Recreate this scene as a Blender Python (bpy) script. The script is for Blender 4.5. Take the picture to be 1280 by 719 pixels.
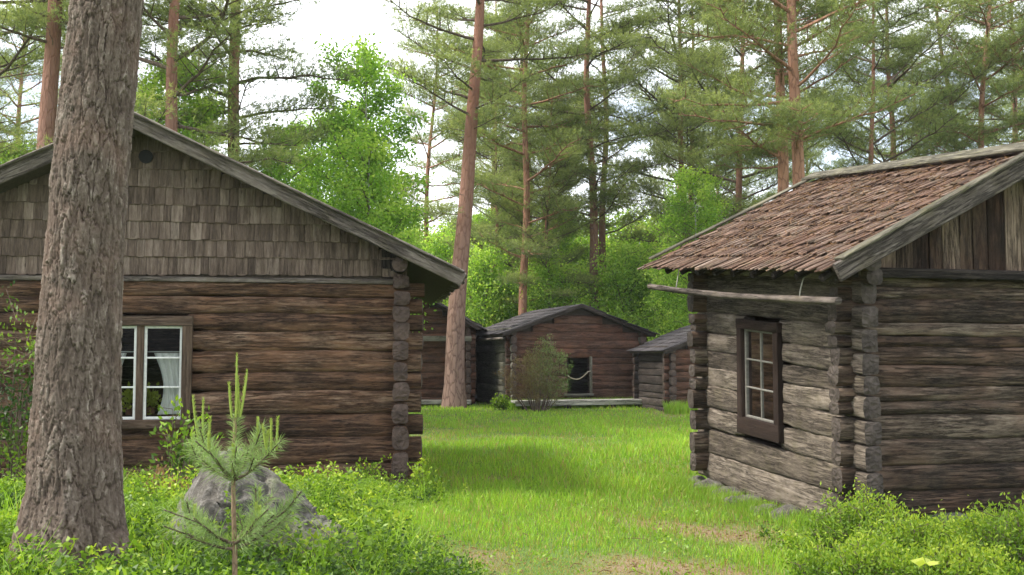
import bpy, math, random
import numpy as np
from mathutils import Vector, Matrix, Euler
R = math.radians
rng = np.random.default_rng(7)
random.seed(7)
S = bpy.context.scene
COL = S.collection
for o in list(bpy.data.objects): bpy.data.objects.remove(o)

# ------------------------------------------------------------------ camera, sky, sun, exposure
F_PX = 1300.0; EYE = 1.6; PITCH = math.atan(80.5/F_PX)
cam = bpy.data.objects.new('camera', bpy.data.cameras.new('camera')); COL.objects.link(cam)
cam.location = (0, 0, EYE); cam.rotation_euler = (math.pi/2+PITCH, 0, 0)
cam.data.sensor_width = 36; cam.data.lens = 36*F_PX/1280
cam.data.clip_end = 2000; cam.data.clip_start = .1
S.camera = cam
S.render.resolution_x, S.render.resolution_y = 1024, 575
SUN_EL, SUN_AZ = 54, -98            # azimuth clockwise from straight ahead (+Y)
sun = bpy.data.objects.new('sun', bpy.data.lights.new('sun', 'SUN')); COL.objects.link(sun)
sun.data.energy = 3.3; sun.data.angle = R(13); sun.data.color = (1, .95, .86)
sd = Vector((math.sin(R(SUN_AZ))*math.cos(R(SUN_EL)), math.cos(R(SUN_AZ))*math.cos(R(SUN_EL)), math.sin(R(SUN_EL))))
sun.rotation_euler = sd.to_track_quat('Z', 'Y').to_euler(); sun.location = sd*50
S.view_settings.view_transform = 'Standard'; S.view_settings.look = 'None'
S.view_settings.exposure = 1.15; S.view_settings.gamma = 1

class NT:
    def __init__(s, tree): s.t = tree; s.n = tree.nodes; s.l = tree.links
    def __call__(s, typ, ins=None, **props):
        nd = s.n.new(typ)
        for k, v in props.items(): setattr(nd, k, v)
        for k, v in (ins or {}).items():
            sock = nd.inputs[k]
            if isinstance(v, bpy.types.NodeSocket): s.l.new(v, sock)
            else: sock.default_value = v
        return nd
    def math(s, op, a, b=0.0, c=None, clamp=False):
        nd = s.n.new('ShaderNodeMath'); nd.operation = op; nd.use_clamp = clamp
        for i, v in enumerate((a, b) if c is None else (a, b, c)):
            if isinstance(v, bpy.types.NodeSocket): s.l.new(v, nd.inputs[i])
            else: nd.inputs[i].default_value = v
        return nd.outputs[0]
    def ramp(s, fac, stops, interp='LINEAR'):
        nd = s.n.new('ShaderNodeValToRGB'); nd.color_ramp.interpolation = interp
        e = nd.color_ramp.elements
        while len(e) < len(stops): e.new(.5)
        for i, (p, c) in enumerate(stops):
            e[i].position = p; e[i].color = (c[0], c[1], c[2], 1) if len(c) == 3 else c
        s.l.new(fac, nd.inputs[0]); return nd.outputs[0]
    def mix(s, fac, a, b, mode='MIX'):
        nd = s.n.new('ShaderNodeMix'); nd.data_type = 'RGBA'; nd.blend_type = mode
        for i, v in ((0, fac), (6, a), (7, b)):
            if isinstance(v, bpy.types.NodeSocket): s.l.new(v, nd.inputs[i])
            elif i == 0: nd.inputs[0].default_value = v
            else: nd.inputs[i].default_value = (v[0], v[1], v[2], 1)
        return nd.outputs[2]

world = bpy.data.worlds.new('World'); S.world = world; world.use_nodes = True
w = NT(world.node_tree); w.n.clear()
sky = w('ShaderNodeTexSky', sky_type='NISHITA', sun_disc=False)
sky.sun_elevation = R(SUN_EL); sky.sun_rotation = R(SUN_AZ); sky.air_density = 1.0; sky.dust_density = 1.6
tc = w('ShaderNodeTexCoord')
mp = w('ShaderNodeMapping', {'Vector': tc.outputs['Generated'], 'Scale': (1, 1, 2.2), 'Location': (3.1, .4, 0)})
cn = w('ShaderNodeTexNoise', {'Vector': mp.outputs[0], 'Scale': 2.6, 'Detail': 7.0, 'Roughness': .55})
cf = w.ramp(cn.outputs['Fac'], [(.42, (.32, .32, .32)), (.58, (1, 1, 1))])
skc = w.mix(cf, sky.outputs[0], (10.5, 10.8, 11.2))
bg = w('ShaderNodeBackground', {'Color': skc, 'Strength': .12})
wo = w('ShaderNodeOutputWorld', {'Surface': bg.outputs[0]})

# ------------------------------------------------------------------ helpers
def at(px, py, Y):
    """point of the place that the photograph shows at pixel px, py when it stands Y metres ahead"""
    c, s = math.cos(PITCH), math.sin(PITCH)
    x, v = px-640, 359.5-py
    dy = F_PX*c - v*s; dz = F_PX*s + v*c
    t = Y/dy
    return Vector((x*t, Y, EYE+dz*t))

def _h(ix, iy, iz):
    n = (ix*374761393 + iy*668265263 + iz*2147483647) & 0xffffffff
    n = ((n ^ (n >> 13))*1274126177) & 0xffffffff
    return ((n ^ (n >> 16)) & 0xffff)/65535.0
def vn(x, y, z=0.0):
    x, y, z = np.broadcast_arrays(np.asarray(x, float), np.asarray(y, float), np.asarray(z, float))
    ix, iy, iz = np.floor(x).astype(np.int64), np.floor(y).astype(np.int64), np.floor(z).astype(np.int64)
    fx, fy, fz = x-ix, y-iy, z-iz
    fx, fy, fz = fx*fx*(3-2*fx), fy*fy*(3-2*fy), fz*fz*(3-2*fz)
    r = 0
    for a in (0, 1):
        for b in (0, 1):
            for c in (0, 1):
                r = r + _h(ix+a, iy+b, iz+c)*(fx if a else 1-fx)*(fy if b else 1-fy)*(fz if c else 1-fz)
    return r*2-1
def fbm(x, y, z=0.0, o=4):
    r = 0; a = .5
    for i in range(o):
        r = r + a*vn(x*2**i+17*i, y*2**i-9*i, z*2**i if not np.isscalar(z) else z+i*5.3); a *= .5
    return r
def sm(t): t = np.clip(t, 0, 1); return t*t*(3-2*t)

class MB:
    def __init__(s): s.V = []; s.UV = []; s.T = []; s.Q = []; s.Tr = []; s.QM = []; s.TM = []; s.QS = []; s.TS = []; s.n = 0
    def verts(s, P, UV=None, tint=.5):
        P = np.asarray(P, float).reshape(-1, 3); b = s.n
        s.V.append(P); s.UV.append(np.zeros((len(P), 2)) if UV is None else np.asarray(UV, float).reshape(-1, 2))
        s.T.append(np.broadcast_to(np.asarray(tint, float).reshape(-1) if not np.isscalar(tint) else tint, (len(P),)).astype(float))
        s.n += len(P); return b
    def quads(s, F, mat=0, smooth=True):
        F = np.asarray(F).reshape(-1, 4); s.Q.append(F); s.QM.append(np.full(len(F), mat)); s.QS.append(np.full(len(F), smooth))
    def tris(s, F, mat=0, smooth=True):
        F = np.asarray(F).reshape(-1, 3); s.Tr.append(F); s.TM.append(np.full(len(F), mat)); s.TS.append(np.full(len(F), smooth))
    def grid(s, P, UV=None, tint=.5, mat=0, smooth=True, wrap=False):
        n, m = P.shape[:2]
        if UV is None: UV = np.zeros((n, m, 2))
        if wrap:                                   # duplicate the seam so the grain does not smear
            P = np.concatenate([P, P[:, :1]], 1)
            if UV.shape[1] == m: UV = np.concatenate([UV, UV[:, :1]], 1)
            if not np.isscalar(tint): tint = np.concatenate([tint, tint[:, :1]], 1)
            m += 1
        b = s.verts(P, UV, tint)
        i, j = np.meshgrid(np.arange(n-1), np.arange(m-1), indexing='ij')
        a = b+i*m+j
        s.quads(np.stack([a, a+1, a+m+1, a+m], -1), mat, smooth)
    def beam(s, p0, p1, w, h, up=(0, 0, 1), r=.012, wob=0., seg=.25, tint=.5, mat=0, mend=None, sag=0., pin=1., round_=False, deform=None, pinch=None):
        """a board or log from p0 to p1: w wide (sideways), h high (along up), rounded edges, rough ends"""
        p0, p1 = np.array(p0, float), np.array(p1, float); d = p1-p0; L = np.linalg.norm(d); d /= L
        up = np.array(up, float); sd_ = np.cross(d, up); sd_ /= np.linalg.norm(sd_); u = np.cross(sd_, d)
        n = max(2, int(L/seg)+1); t = np.linspace(0, 1, n)
        if round_:
            a = np.linspace(0, 2*np.pi, 14, endpoint=False)
            ca, sa = np.cos(a), np.sin(a); e = 2/round_ if not isinstance(round_, bool) else 1
            sx, sy = np.sign(ca)*np.abs(ca)**e*w/2, np.sign(sa)*np.abs(sa)**e*h/2
        else:
            r = min(r, w*.45, h*.45); pts = []
            for cx, cy, a0 in ((1, 1, 0), (-1, 1, 90), (-1, -1, 180), (1, -1, 270)):
                for k in (0, 45, 90):
                    q = R(a0+k); pts.append((cx*(w/2-r)+r*math.cos(q), cy*(h/2-r)+r*math.sin(q)))
            sx, sy = np.array(pts).T
        m = len(sx); so = rng.random()*100
        per = np.concatenate([[0], np.cumsum(np.hypot(np.diff(np.r_[sx, sx[0]]), np.diff(np.r_[sy, sy[0]])))])
        T, K = np.meshgrid(t*L, np.arange(m), indexing='ij')
        A = K/m*2*np.pi
        wo_ = 1+0*T
        if wob:
            q = fbm(T*1.3+so, np.cos(A)*1.3+so, np.sin(A)*1.3, 3)*wob*2 + vn(T*9+so, np.cos(A)*3, np.sin(A)*3)*wob*.35
        else: q = 0*T
        X, Y_ = sx[None]*wo_, sy[None]*wo_
        if pinch:
            pe = np.maximum(1-sm((t*L-pinch[0]*.75)/.05), 1-sm(((1-t)*L-pinch[1]*.75)/.05)) if L > .5 else 0*t
            X = X*(1-.05*pe)[:, None]; Y_ = Y_*(1-.15*pe)[:, None]
        nn = np.hypot(X, Y_)+1e-9
        X, Y_ = X*(1+q/nn), Y_*(1+q/nn)
        mid = (fbm(t*L*.6+so, so, 0., 2)*wob*1.6)[:, None] - (sag*np.sin(np.pi*t))[:, None]
        P = p0[None, None]+d*T[..., None]+sd_*X[..., None]+u*(Y_+mid)[..., None]
        of = rng.random(2)*50
        UV = np.stack(np.broadcast_arrays(np.r_[t*L][:, None]+of[0], per[None]+of[1]), -1)
        if deform: P = deform(P)
        s.grid(P, UV, tint, mat, True, True)
        mend = mat if mend is None else mend
        for e, sg in ((0, -1), (-1, 1)):
            ring = P[e]; c = ring.mean(0)+d*sg*min(.012, w*.1)*(1+vn(so, e))
            inner = c+(ring-c)*.55 + d*sg*0.004
            uvr = np.stack([sx, sy], -1); lo = np.array([so, so*.7])
            b = s.verts(np.vstack([ring, inner, c[None]]), np.vstack([uvr+lo, uvr*.55+lo, lo[None]]) if mend != mat else np.vstack([uvr, uvr*.55, [[0, 0]]])*[.3, 1]+of, tint)
            k = np.arange(m); k2 = (k+1) % m
            f = np.stack([b+k, b+k2, b+m+k2, b+m+k], -1); g = np.stack([b+m+k, b+m+k2, np.full(m, b+2*m)], -1)
            if sg < 0: f = f[:, ::-1]; g = g[:, ::-1]
            s.quads(f, mend, False); s.tris(g, mend, False)
    def tube(s, pts, rad, m=8, tint=.5, mat=0, vs=1.0):
        pts = np.asarray(pts, float); n = len(pts); rad = np.broadcast_to(rad, (n,))
        d = np.gradient(pts, axis=0); d /= np.linalg.norm(d, axis=1)[:, None]+1e-9
        ref = np.array([0.31, .17, .93]) if abs(d[0, 2]) < .85 else np.array([1., .1, 0])
        a = np.cross(d, ref); a /= np.linalg.norm(a, axis=1)[:, None]; b = np.cross(d, a)
        q = np.linspace(0, 2*np.pi, m, endpoint=False)
        P = pts[:, None]+rad[:, None, None]*(a[:, None]*np.cos(q)[None, :, None]+b[:, None]*np.sin(q)[None, :, None])
        L = np.r_[0, np.cumsum(np.linalg.norm(np.diff(pts, axis=0), axis=1))]
        rm = float(rad.max())
        UV = np.stack(np.broadcast_arrays(L[:, None]*vs, np.linspace(0, 2*np.pi*rm, m+1)[None]), -1)
        s.grid(P, UV, tint, mat, True, True)
        c = s.verts(P[-1].reshape(-1, 3), None, tint); s.tris([(c, c+i, c+i+1) for i in range(1, m-1)], mat)
    def build(s, name, mats, parent=None):
        me = bpy.data.meshes.new(name)
        V = np.concatenate(s.V).astype(np.float32); UV = np.concatenate(s.UV); T = np.concatenate(s.T)
        Q = np.concatenate(s.Q) if s.Q else np.zeros((0, 4), int); Tr = np.concatenate(s.Tr) if s.Tr else np.zeros((0, 3), int)
        me.vertices.add(len(V)); me.vertices.foreach_set('co', V.ravel())
        lv = np.concatenate([Q.ravel(), Tr.ravel()]).astype(np.int32)
        me.loops.add(len(lv)); me.loops.foreach_set('vertex_index', lv)
        nf = len(Q)+len(Tr); me.polygons.add(nf)
        st = np.concatenate([np.arange(len(Q))*4, len(Q)*4+np.arange(len(Tr))*3]).astype(np.int32)
        me.polygons.foreach_set('loop_start', st)
        me.polygons.foreach_set('material_index', np.concatenate(s.QM+s.TM).astype(np.int32))
        me.polygons.foreach_set('use_smooth', np.concatenate(s.QS+s.TS).astype(bool))
        uvl = me.uv_layers.new(name='UVMap'); uvl.data.foreach_set('uv', UV[lv].astype(np.float32).ravel())
        at_ = me.attributes.new('tint', 'FLOAT', 'POINT'); at_.data.foreach_set('value', T.astype(np.float32))
        me.update(calc_edges=True)
        for m_ in (mats if isinstance(mats, (list, tuple)) else [mats]): me.materials.append(m_)
        o = bpy.data.objects.new(name, me); COL.objects.link(o)
        if parent: o.parent = parent
        return o

def tag(o, label=None, cat=None, group=None, kind=None):
    if label: o['label'] = label
    if cat: o['category'] = cat
    if group: o['group'] = group
    if kind: o['kind'] = kind
    return o
def thing(name, loc, rz, label, cat, group=None):
    o = bpy.data.objects.new(name, None); COL.objects.link(o); o.empty_display_size = .2
    o.location = loc; o.rotation_euler = (0, 0, rz); return tag(o, label, cat, group)
def copy_tree(o, parent=None):
    c = o.copy(); COL.objects.link(c); c.parent = parent
    for ch in o.children: copy_tree(ch, c)
    return c

# ------------------------------------------------------------------ materials
def newmat(name):
    m = bpy.data.materials.new(name); m.use_nodes = True; t = NT(m.node_tree); t.n.clear(); return m, t
def finish(m, t, col, rough=.85, bump=None, bs=.5, bd=.01, spec=.25, extra=None):
    p = t('ShaderNodeBsdfPrincipled', {'Base Color': col, 'Roughness': rough, 'Specular IOR Level': spec})
    if bump is not None:
        b = t('ShaderNodeBump', {'Height': bump, 'Strength': bs, 'Distance': bd}); t.l.new(b.outputs[0], p.inputs['Normal'])
    t('ShaderNodeOutputMaterial', {'Surface': p.outputs[0]}); return m
def wood(name, dark, mid, light, red=None, moss=None, bs=.7, contrast=1.0, crack=.75, tintw=.7):
    m, t = newmat(name)
    uv = t('ShaderNodeUVMap').outputs[0]; tint = t('ShaderNodeAttribute', attribute_name='tint').outputs['Fac']
    def nz(sx, sy, sc, det=4., rough=.6, dist=0.):
        mp = t('ShaderNodeMapping', {'Vector': uv, 'Scale': (sx, sy, 1)})
        return t('ShaderNodeTexNoise', {'Vector': mp.outputs[0], 'Scale': sc, 'Detail': det, 'Roughness': rough, 'Distortion': dist}).outputs['Fac']
    n1 = nz(1.8, 15, 1.5, 9, .74, .35); n2 = nz(9., 95, 1.6, 6, .75, .2); n3 = nz(1.6, 4.5, 2.1, 8, .7); nc = nz(1.0, 17, 1.3, 8, .7, .4); nc2 = nz(2.0, 40, 1.3, 7, .7, .3)
    g = t('ShaderNodeTexCoord').outputs['Object']
    nb = t('ShaderNodeTexNoise', {'Vector': g, 'Scale': 1.7, 'Detail': 3.0}).outputs['Fac']
    f = t.math('ADD', t.math('MULTIPLY', n1, .55), t.math('MULTIPLY', n2, .35))
    f = t.math('ADD', f, t.math('MULTIPLY', n3, .25))
    f = t.math('SUBTRACT', f, .075)
    f = t.math('ADD', f, t.math('MULTIPLY', t.math('SUBTRACT', tint, .5), .35*tintw))
    f = t.math('ADD', t.math('MULTIPLY', t.math('SUBTRACT', f, .5), 1.9*contrast), .5, clamp=True)
    col = t.ramp(f, [(.08, dark), (.5, mid), (.95, light)])
    if red is not None:
        rf = t.ramp(t.math('ADD', t.math('MULTIPLY', nb, .6), t.math('MULTIPLY', n3, .4)), [(.46, (0, 0, 0)), (.62, (1, 1, 1))])
        col = t.mix(t.math('MULTIPLY', rf, .65), col, red)
    if moss is not None:
        mf = t('ShaderNodeTexNoise', {'Vector': g, 'Scale': 5.0, 'Detail': 5.0, 'Roughness': .7}).outputs['Fac']
        mf = t.ramp(mf, [(.50, (0, 0, 0)), (.66, (1, 1, 1))]); col = t.mix(t.math('MULTIPLY', mf, .45), col, moss)
    ck = t.math('ABSOLUTE', t.math('SUBTRACT', nc, .5)); ck = t.math('SUBTRACT', 1, t.math('MULTIPLY', ck, 26), clamp=True)
    ck2 = t.math('SUBTRACT', 1, t.math('MULTIPLY', t.math('ABSOLUTE', t.math('SUBTRACT', nc2, .47)), 30), clamp=True)
    gate2 = t.ramp(nz(1.7, 4, 1.3, 3), [(.42, (0, 0, 0)), (.6, (1, 1, 1))])
    gate = t.ramp(nz(.9, 2.2, 1.1, 2), [(.40, (0, 0, 0)), (.5, (1, 1, 1))])
    ck = t.math('MAXIMUM', t.math('MULTIPLY', ck, gate), t.math('MULTIPLY', t.math('MULTIPLY', ck2, gate2), .7))
    col = t.mix(t.math('MULTIPLY', ck, crack), col, (dark[0]*.25, dark[1]*.25, dark[2]*.25))
    mk = t('ShaderNodeMapping', {'Vector': uv, 'Scale': (2.6, 9, 1)}); kn = t('ShaderNodeTexVoronoi', {'Vector': mk.outputs[0], 'Scale': 1.0}).outputs['Distance']
    kn = t.ramp(kn, [(.045, (1, 1, 1)), (.10, (0, 0, 0))]); col = t.mix(t.math('MULTIPLY', kn, .75), col, (dark[0]*.6, dark[1]*.6, dark[2]*.6))
    h = t.math('ADD', t.math('MULTIPLY', n1, .7), t.math('MULTIPLY', n2, .5))
    h = t.math('SUBTRACT', h, t.math('MULTIPLY', ck, .8))
    return finish(m, t, col, .86, h, bs*1.3, .016, .2)
def endgrain(name, dark, light):
    m, t = newmat(name); uv = t('ShaderNodeUVMap').outputs[0]
    n = t('ShaderNodeTexNoise', {'Vector': uv, 'Scale': 22.0, 'Detail': 5.0, 'Roughness': .7}).outputs['Fac']
    n2 = t('ShaderNodeTexNoise', {'Vector': uv, 'Scale': 5.0, 'Detail': 3.0}).outputs['Fac']
    v = t('ShaderNodeTexVoronoi', {'Vector': uv, 'Scale': 14.0}, feature='DISTANCE_TO_EDGE').outputs[0]
    f = t.math('ADD', t.math('MULTIPLY', n, .6), t.math('MULTIPLY', n2, .5))
    col = t.ramp(f, [(.35, dark), (.7, light)])
    return finish(m, t, col, .75, t.math('ADD', n, t.math('MULTIPLY', v, 3)), .9, .01)
def leaf(name, stops, trans=.35, rough=.5, spec=.25, tcol=1.25, clump=.6):
    m, t = newmat(name); tint = t('ShaderNodeAttribute', attribute_name='tint').outputs['Fac']
    ob = t('ShaderNodeObjectInfo').outputs['Random']
    f = t.math('ADD', tint, t.math('MULTIPLY', t.math('SUBTRACT', ob, .5), .22), clamp=True)
    col = t.ramp(f, stops)
    p = t('ShaderNodeBsdfPrincipled', {'Base Color': col, 'Roughness': rough, 'Specular IOR Level': spec})
    tcn = t.mix(1., col, (tcol, tcol*1.05, tcol*.55), 'MULTIPLY')
    tr = t('ShaderNodeBsdfTranslucent', {'Color': tcn})
    mx = t('ShaderNodeMixShader', {0: trans, 1: p.outputs[0], 2: tr.outputs[0]})
    t('ShaderNodeOutputMaterial', {'Surface': mx.outputs[0]}); return m
def plain(name, c, rough=.7, spec=.3, var=.25, sc=30.):
    m, t = newmat(name); g = t('ShaderNodeTexCoord').outputs['Object']
    n = t('ShaderNodeTexNoise', {'Vector': g, 'Scale': sc, 'Detail': 4.0}).outputs['Fac']
    col = t.ramp(n, [(.3, tuple(x*(1-var) for x in c)), (.7, tuple(min(1, x*(1+var)) for x in c))])
    return finish(m, t, col, rough, n, .3, .004, spec)

W_LEFT = wood('weathered_brown_logs', (.028, .016, .011), (.145, .085, .054), (.42, .30, .21), red=(.20, .10, .052), contrast=1.5)
W_LEFT_END = endgrain('brown_log_ends', (.02, .014, .012), (.11, .075, .06))
W_RIGHT = wood('grey_brown_logs', (.028, .020, .014), (.12, .088, .064), (.30, .24, .18), red=(.14, .08, .052), contrast=1.6)
W_SIDE = wood('silver_grey_logs', (.032, .024, .018), (.155, .124, .097), (.34, .285, .23), moss=(.13, .11, .065), contrast=1.35)
W_RIGHT_END = endgrain('grey_log_ends', (.018, .013, .011), (.095, .075, .062))
W_SHING = wood('grey_wall_shingles', (.045, .032, .025), (.155, .112, .086), (.33, .26, .21), contrast=1.2, tintw=1.2, bs=.5, crack=.4)
W_GREY = wood('silvered_boards', (.055, .044, .038), (.15, .122, .105), (.32, .275, .24), moss=(.14, .115, .075), contrast=1.3)
W_MOSSY = wood('mossy_ridge_boards', (.06, .05, .034), (.14, .125, .09), (.27, .25, .19), moss=(.17, .16, .06))
W_GABLE = wood('gable_boards', (.03, .019, .013), (.11, .076, .052), (.27, .20, .145), red=(.10, .05, .03), contrast=1.3, tintw=1.1)
W_SHAKE = wood('red_brown_roof_shakes', (.06, .036, .026), (.165, .10, .072), (.31, .235, .185), red=(.18, .095, .06), moss=(.17, .14, .075), contrast=1.3, tintw=.9, crack=.5)
W_FARROOF = wood('grey_violet_roof', (.04, .035, .037), (.09, .08, .084), (.16, .145, .15), contrast=.8)
W_FAR = wood('far_red_brown_logs', (.03, .018, .014), (.13, .07, .048), (.27, .17, .125), red=(.17, .075, .045))
W_FARSIDE = wood('far_grey_logs', (.04, .036, .028), (.16, .145, .115), (.30, .28, .23), moss=(.14, .15, .08))
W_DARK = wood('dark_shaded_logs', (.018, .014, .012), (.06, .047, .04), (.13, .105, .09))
W_FRAME = wood('brown_window_frame', (.04, .026, .017), (.12, .08, .055), (.22, .16, .12), contrast=1.0, crack=.4)
W_FRAMED = wood('dark_painted_frame', (.014, .008, .006), (.035, .021, .016), (.07, .046, .036), contrast=.7, crack=.3)
W_PLANK = wood('bleached_planks', (.18, .165, .14), (.42, .39, .34), (.6, .57, .52))
M_DECK = plain('old_boards_underside', (.07, .055, .042), .9)
M_WHITE = plain('white_sash_paint', (.62, .62, .58), .5, .4, .12)
M_GREYSASH = plain('worn_sash_paint', (.15, .14, .12), .6, .4, .2)
M_CURT = plain('white_cotton', (.82, .82, .8), .9, .1, .03)
M_POT = plain('clay_pot', (.2, .1, .06), .8)
M_WIRE = plain('grey_wire', (.3, .28, .24), .6)
M_ROPE = plain('pale_rope', (.42, .36, .26), .9)
M_GLASS, t = newmat('window_glass')
gl = t('ShaderNodeBsdfGlossy', {'Color': (.6, .6, .6, 1), 'Roughness': .03}); tr = t('ShaderNodeBsdfTransparent', {'Color': (.66, .68, .66, 1)})
fr = t('ShaderNodeFresnel', {'IOR': 1.22}); mx = t('ShaderNodeMixShader', {0: fr.outputs[0], 1: tr.outputs[0], 2: gl.outputs[0]})
t('ShaderNodeOutputMaterial', {'Surface': mx.outputs[0]})

L_PINE = leaf('pine_needles', [(0, (.085, .115, .045)), (.5, (.19, .23, .085)), (1, (.35, .38, .14))], .42, .6, .25, 1.5)
L_BIRCH = leaf('birch_leaves', [(0, (.10, .19, .03)), (.5, (.22, .37, .055)), (1, (.46, .56, .13))], .6, .45, .3, 1.4)
L_BILB = leaf('bilberry_leaves', [(0, (.025, .06, .01)), (.3, (.075, .14, .014)), (.6, (.17, .28, .022)), (1, (.36, .43, .045))], .4, .45, .3, 1.3)
L_DEEP = leaf('dark_shrub_leaves', [(0, (.03, .07, .018)), (.5, (.07, .14, .035)), (1, (.13, .22, .06))], .35, .5)
L_SAP = leaf('young_pine_needles', [(0, (.12, .19, .06)), (.5, (.22, .31, .11)), (1, (.34, .43, .17))], .3, .5)
L_CAND = leaf('pine_candles', [(0, (.20, .28, .05)), (1, (.38, .44, .10))], .25, .6)
L_JUN = leaf('juniper_needles', [(0, (.15, .10, .045)), (.35, (.20, .15, .06)), (.6, (.13, .19, .06)), (1, (.20, .30, .08))], .25, .6)
L_GRASS = leaf('meadow_grass', [(0, (.36, .27, .11)), (.14, (.24, .27, .06)), (.45, (.18, .34, .03)), (1, (.40, .54, .06))], .42, .45, .25, 1.3)
L_BROWN = leaf('dead_fronds', [(0, (.11, .055, .03)), (1, (.26, .15, .08))], .3, .7)
L_YEL = leaf('yellow_green_leaf', [(0, (.4, .45, .06)), (1, (.55, .6, .12))], .4, .5)

def bark(name, hi, lo, plate, hz=None, sc=1.0, bd=.03):
    m, t = newmat(name); g = t('ShaderNodeTexCoord').outputs['Object']
    mp = t('ShaderNodeMapping', {'Vector': g, 'Scale': (9*sc, 9*sc, 2.6*sc)})
    ds = t('ShaderNodeTexNoise', {'Vector': mp.outputs[0], 'Scale': 1.2, 'Detail': 3.0})
    v2 = t('ShaderNodeVectorMath', {0: mp.outputs[0], 1: ds.outputs['Color']}, operation='ADD')
    vo = t('ShaderNodeTexVoronoi', {'Vector': v2.outputs[0], 'Scale': 1.1}, feature='DISTANCE_TO_EDGE').outputs[0]
    vc = t('ShaderNodeTexVoronoi', {'Vector': v2.outputs[0], 'Scale': 1.1}).outputs['Color']
    n = t('ShaderNodeTexNoise', {'Vector': g, 'Scale': 40.0*sc, 'Detail': 5.0, 'Roughness': .7}).outputs['Fac']
    ns = t('ShaderNodeTexNoise', {'Vector': mp.outputs[0], 'Scale': 4.0, 'Detail': 5.0, 'Roughness': .7}).outputs['Fac']
    e = t.ramp(vo, [(0, (0, 0, 0)), (.12, (1, 1, 1))])
    c = t.mix(t.math('ADD', t.math('MULTIPLY', ns, 1.1), -.05, clamp=True), hi, plate)
    bw = t('ShaderNodeRGBToBW', {0: vc}).outputs[0]
    c = t.mix(t.math('MULTIPLY', bw, .45), c, tuple(x*.62 for x in hi))
    c = t.mix(t.math('MULTIPLY', t.math('SUBTRACT', 1, e), .7), c, lo)
    if hz:                                           # upper trunk bark turns orange, as Scots pine does
        z = t('ShaderNodeSeparateXYZ', {0: g}).outputs[2]
        zf = t.math('DIVIDE', t.math('SUBTRACT', z, hz[0]), hz[1]-hz[0], clamp=True)
        oc = t.mix(ns, (.30, .135, .085), (.22, .11, .08))
        c = t.mix(t.math('MULTIPLY', zf, .85), c, oc)
    return finish(m, t, c, .9, t.math('ADD', t.math('MULTIPLY', e, .6), t.math('MULTIPLY', n, .6)), .8, bd, .15)
B_PINE = bark('pine_trunk_bark', (.22, .14, .11), (.08, .045, .035), (.30, .20, .165), (2.0, 9.0), .8)
B_ORANGE = bark('orange_pine_bark', (.31, .15, .095), (.12, .055, .035), (.38, .22, .15), None, .8, .02)
B_DARK = bark('dark_branch_bark', (.12, .085, .065), (.05, .035, .025), (.2, .15, .12), None, 1.0, .01)
B_BIRCH = bark('pale_birch_bark', (.42, .41, .37), (.10, .09, .08), (.6, .58, .54), None, .7, .005)

# ------------------------------------------------------------------ ground
def gh(x, y):
    x = np.asarray(x, float); y = np.asarray(y, float)
    m = .42*sm((.15-x)/1.7)*sm((11.3-y)/5.0)
    m = m + .12*sm((13-y)/5.0)*(1-.75*sm((x-.8)/1.2)) + .06*sm((x-1.6)/1.2)*sm((8.2-y)/1.6)
    m = m + .035*fbm(x*.5, y*.5, 0., 3) + .015*fbm(x*2.3, y*2.3, 3., 3)
    return m + .02*np.maximum(y-60, 0)*.3
FOOT = []                                            # building footprints (origin, rot, x0, x1, y0, y1)
def infoot(x, y, pad=0.):
    r = np.zeros(np.shape(x), bool)
    for ox, oy, rz, x0, x1, y0, y1 in FOOT:
        c, s = math.cos(-rz), math.sin(-rz); lx = (x-ox)*c-(y-oy)*s; ly = (x-ox)*s+(y-oy)*c
        r |= (lx > x0-pad) & (lx < x1+pad) & (ly > y0-pad) & (ly < y1+pad)
    return r
def bare(x, y):
    """how bare the soil is (worn path and two dry patches)"""
    n = fbm(x*1.3+5, y*1.1, 1., 4)
    def el(cx, cy, rx, ry): return np.clip(1.25-np.hypot((x-cx)/rx, (y-cy)/ry), 0, 1)
    b = .9*el(-.45, 13.2, .8, .55) + .36*el(1.3, 7.3, .9, .5) + .38*el(1.3, 9.4, .8, .7) + .5*el(-.2, 7.4, .4, .7) + .28*el(.6, 6.6, .9, .5)+.35*el(2.2, 9., .6, .8)
    b = b + .35*np.clip(fbm(x*.6, y*.25, 8., 3)*2, 0, 1)*sm((y-13)/4)*.5
    return np.clip(b*1.1+n*.55*(b > .02), 0, 1)
def ax(lo, hi, fine_lo, fine_hi, st):
    a = list(np.arange(fine_lo, fine_hi+1e-6, st)); s_ = st; v = fine_hi
    while v < hi: s_ *= 1.25; v += s_; a.append(v)
    s_ = st; v = fine_lo
    while v > lo: s_ *= 1.25; v -= s_; a.insert(0, v)
    return np.array(a)
gx, gy = ax(-500, 500, -9, 9, .09), ax(-300, 900, 2, 36, .12)
GX, GY = np.meshgrid(gx, gy, indexing='ij')
g = MB(); GZ = gh(GX, GY); g.grid(np.stack([GX, GY, GZ], -1), np.stack([GX, GY], -1), bare(GX, GY))
m, t = newmat('meadow_soil'); tint = t('ShaderNodeAttribute', attribute_name='tint').outputs['Fac']
gc = t('ShaderNodeTexCoord').outputs['Object']
n1 = t('ShaderNodeTexNoise', {'Vector': gc, 'Scale': 3.0, 'Detail': 6.0, 'Roughness': .7}).outputs['Fac']
n2 = t('ShaderNodeTexNoise', {'Vector': gc, 'Scale': 60.0, 'Detail': 5.0, 'Roughness': .75}).outputs['Fac']
green = t.ramp(n2, [(.3, (.045, .075, .015)), (.7, (.12, .19, .035))])
soil = t.ramp(n2, [(.3, (.11, .07, .04)), (.55, (.22, .16, .095)), (.75, (.32, .25, .17))])
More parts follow.
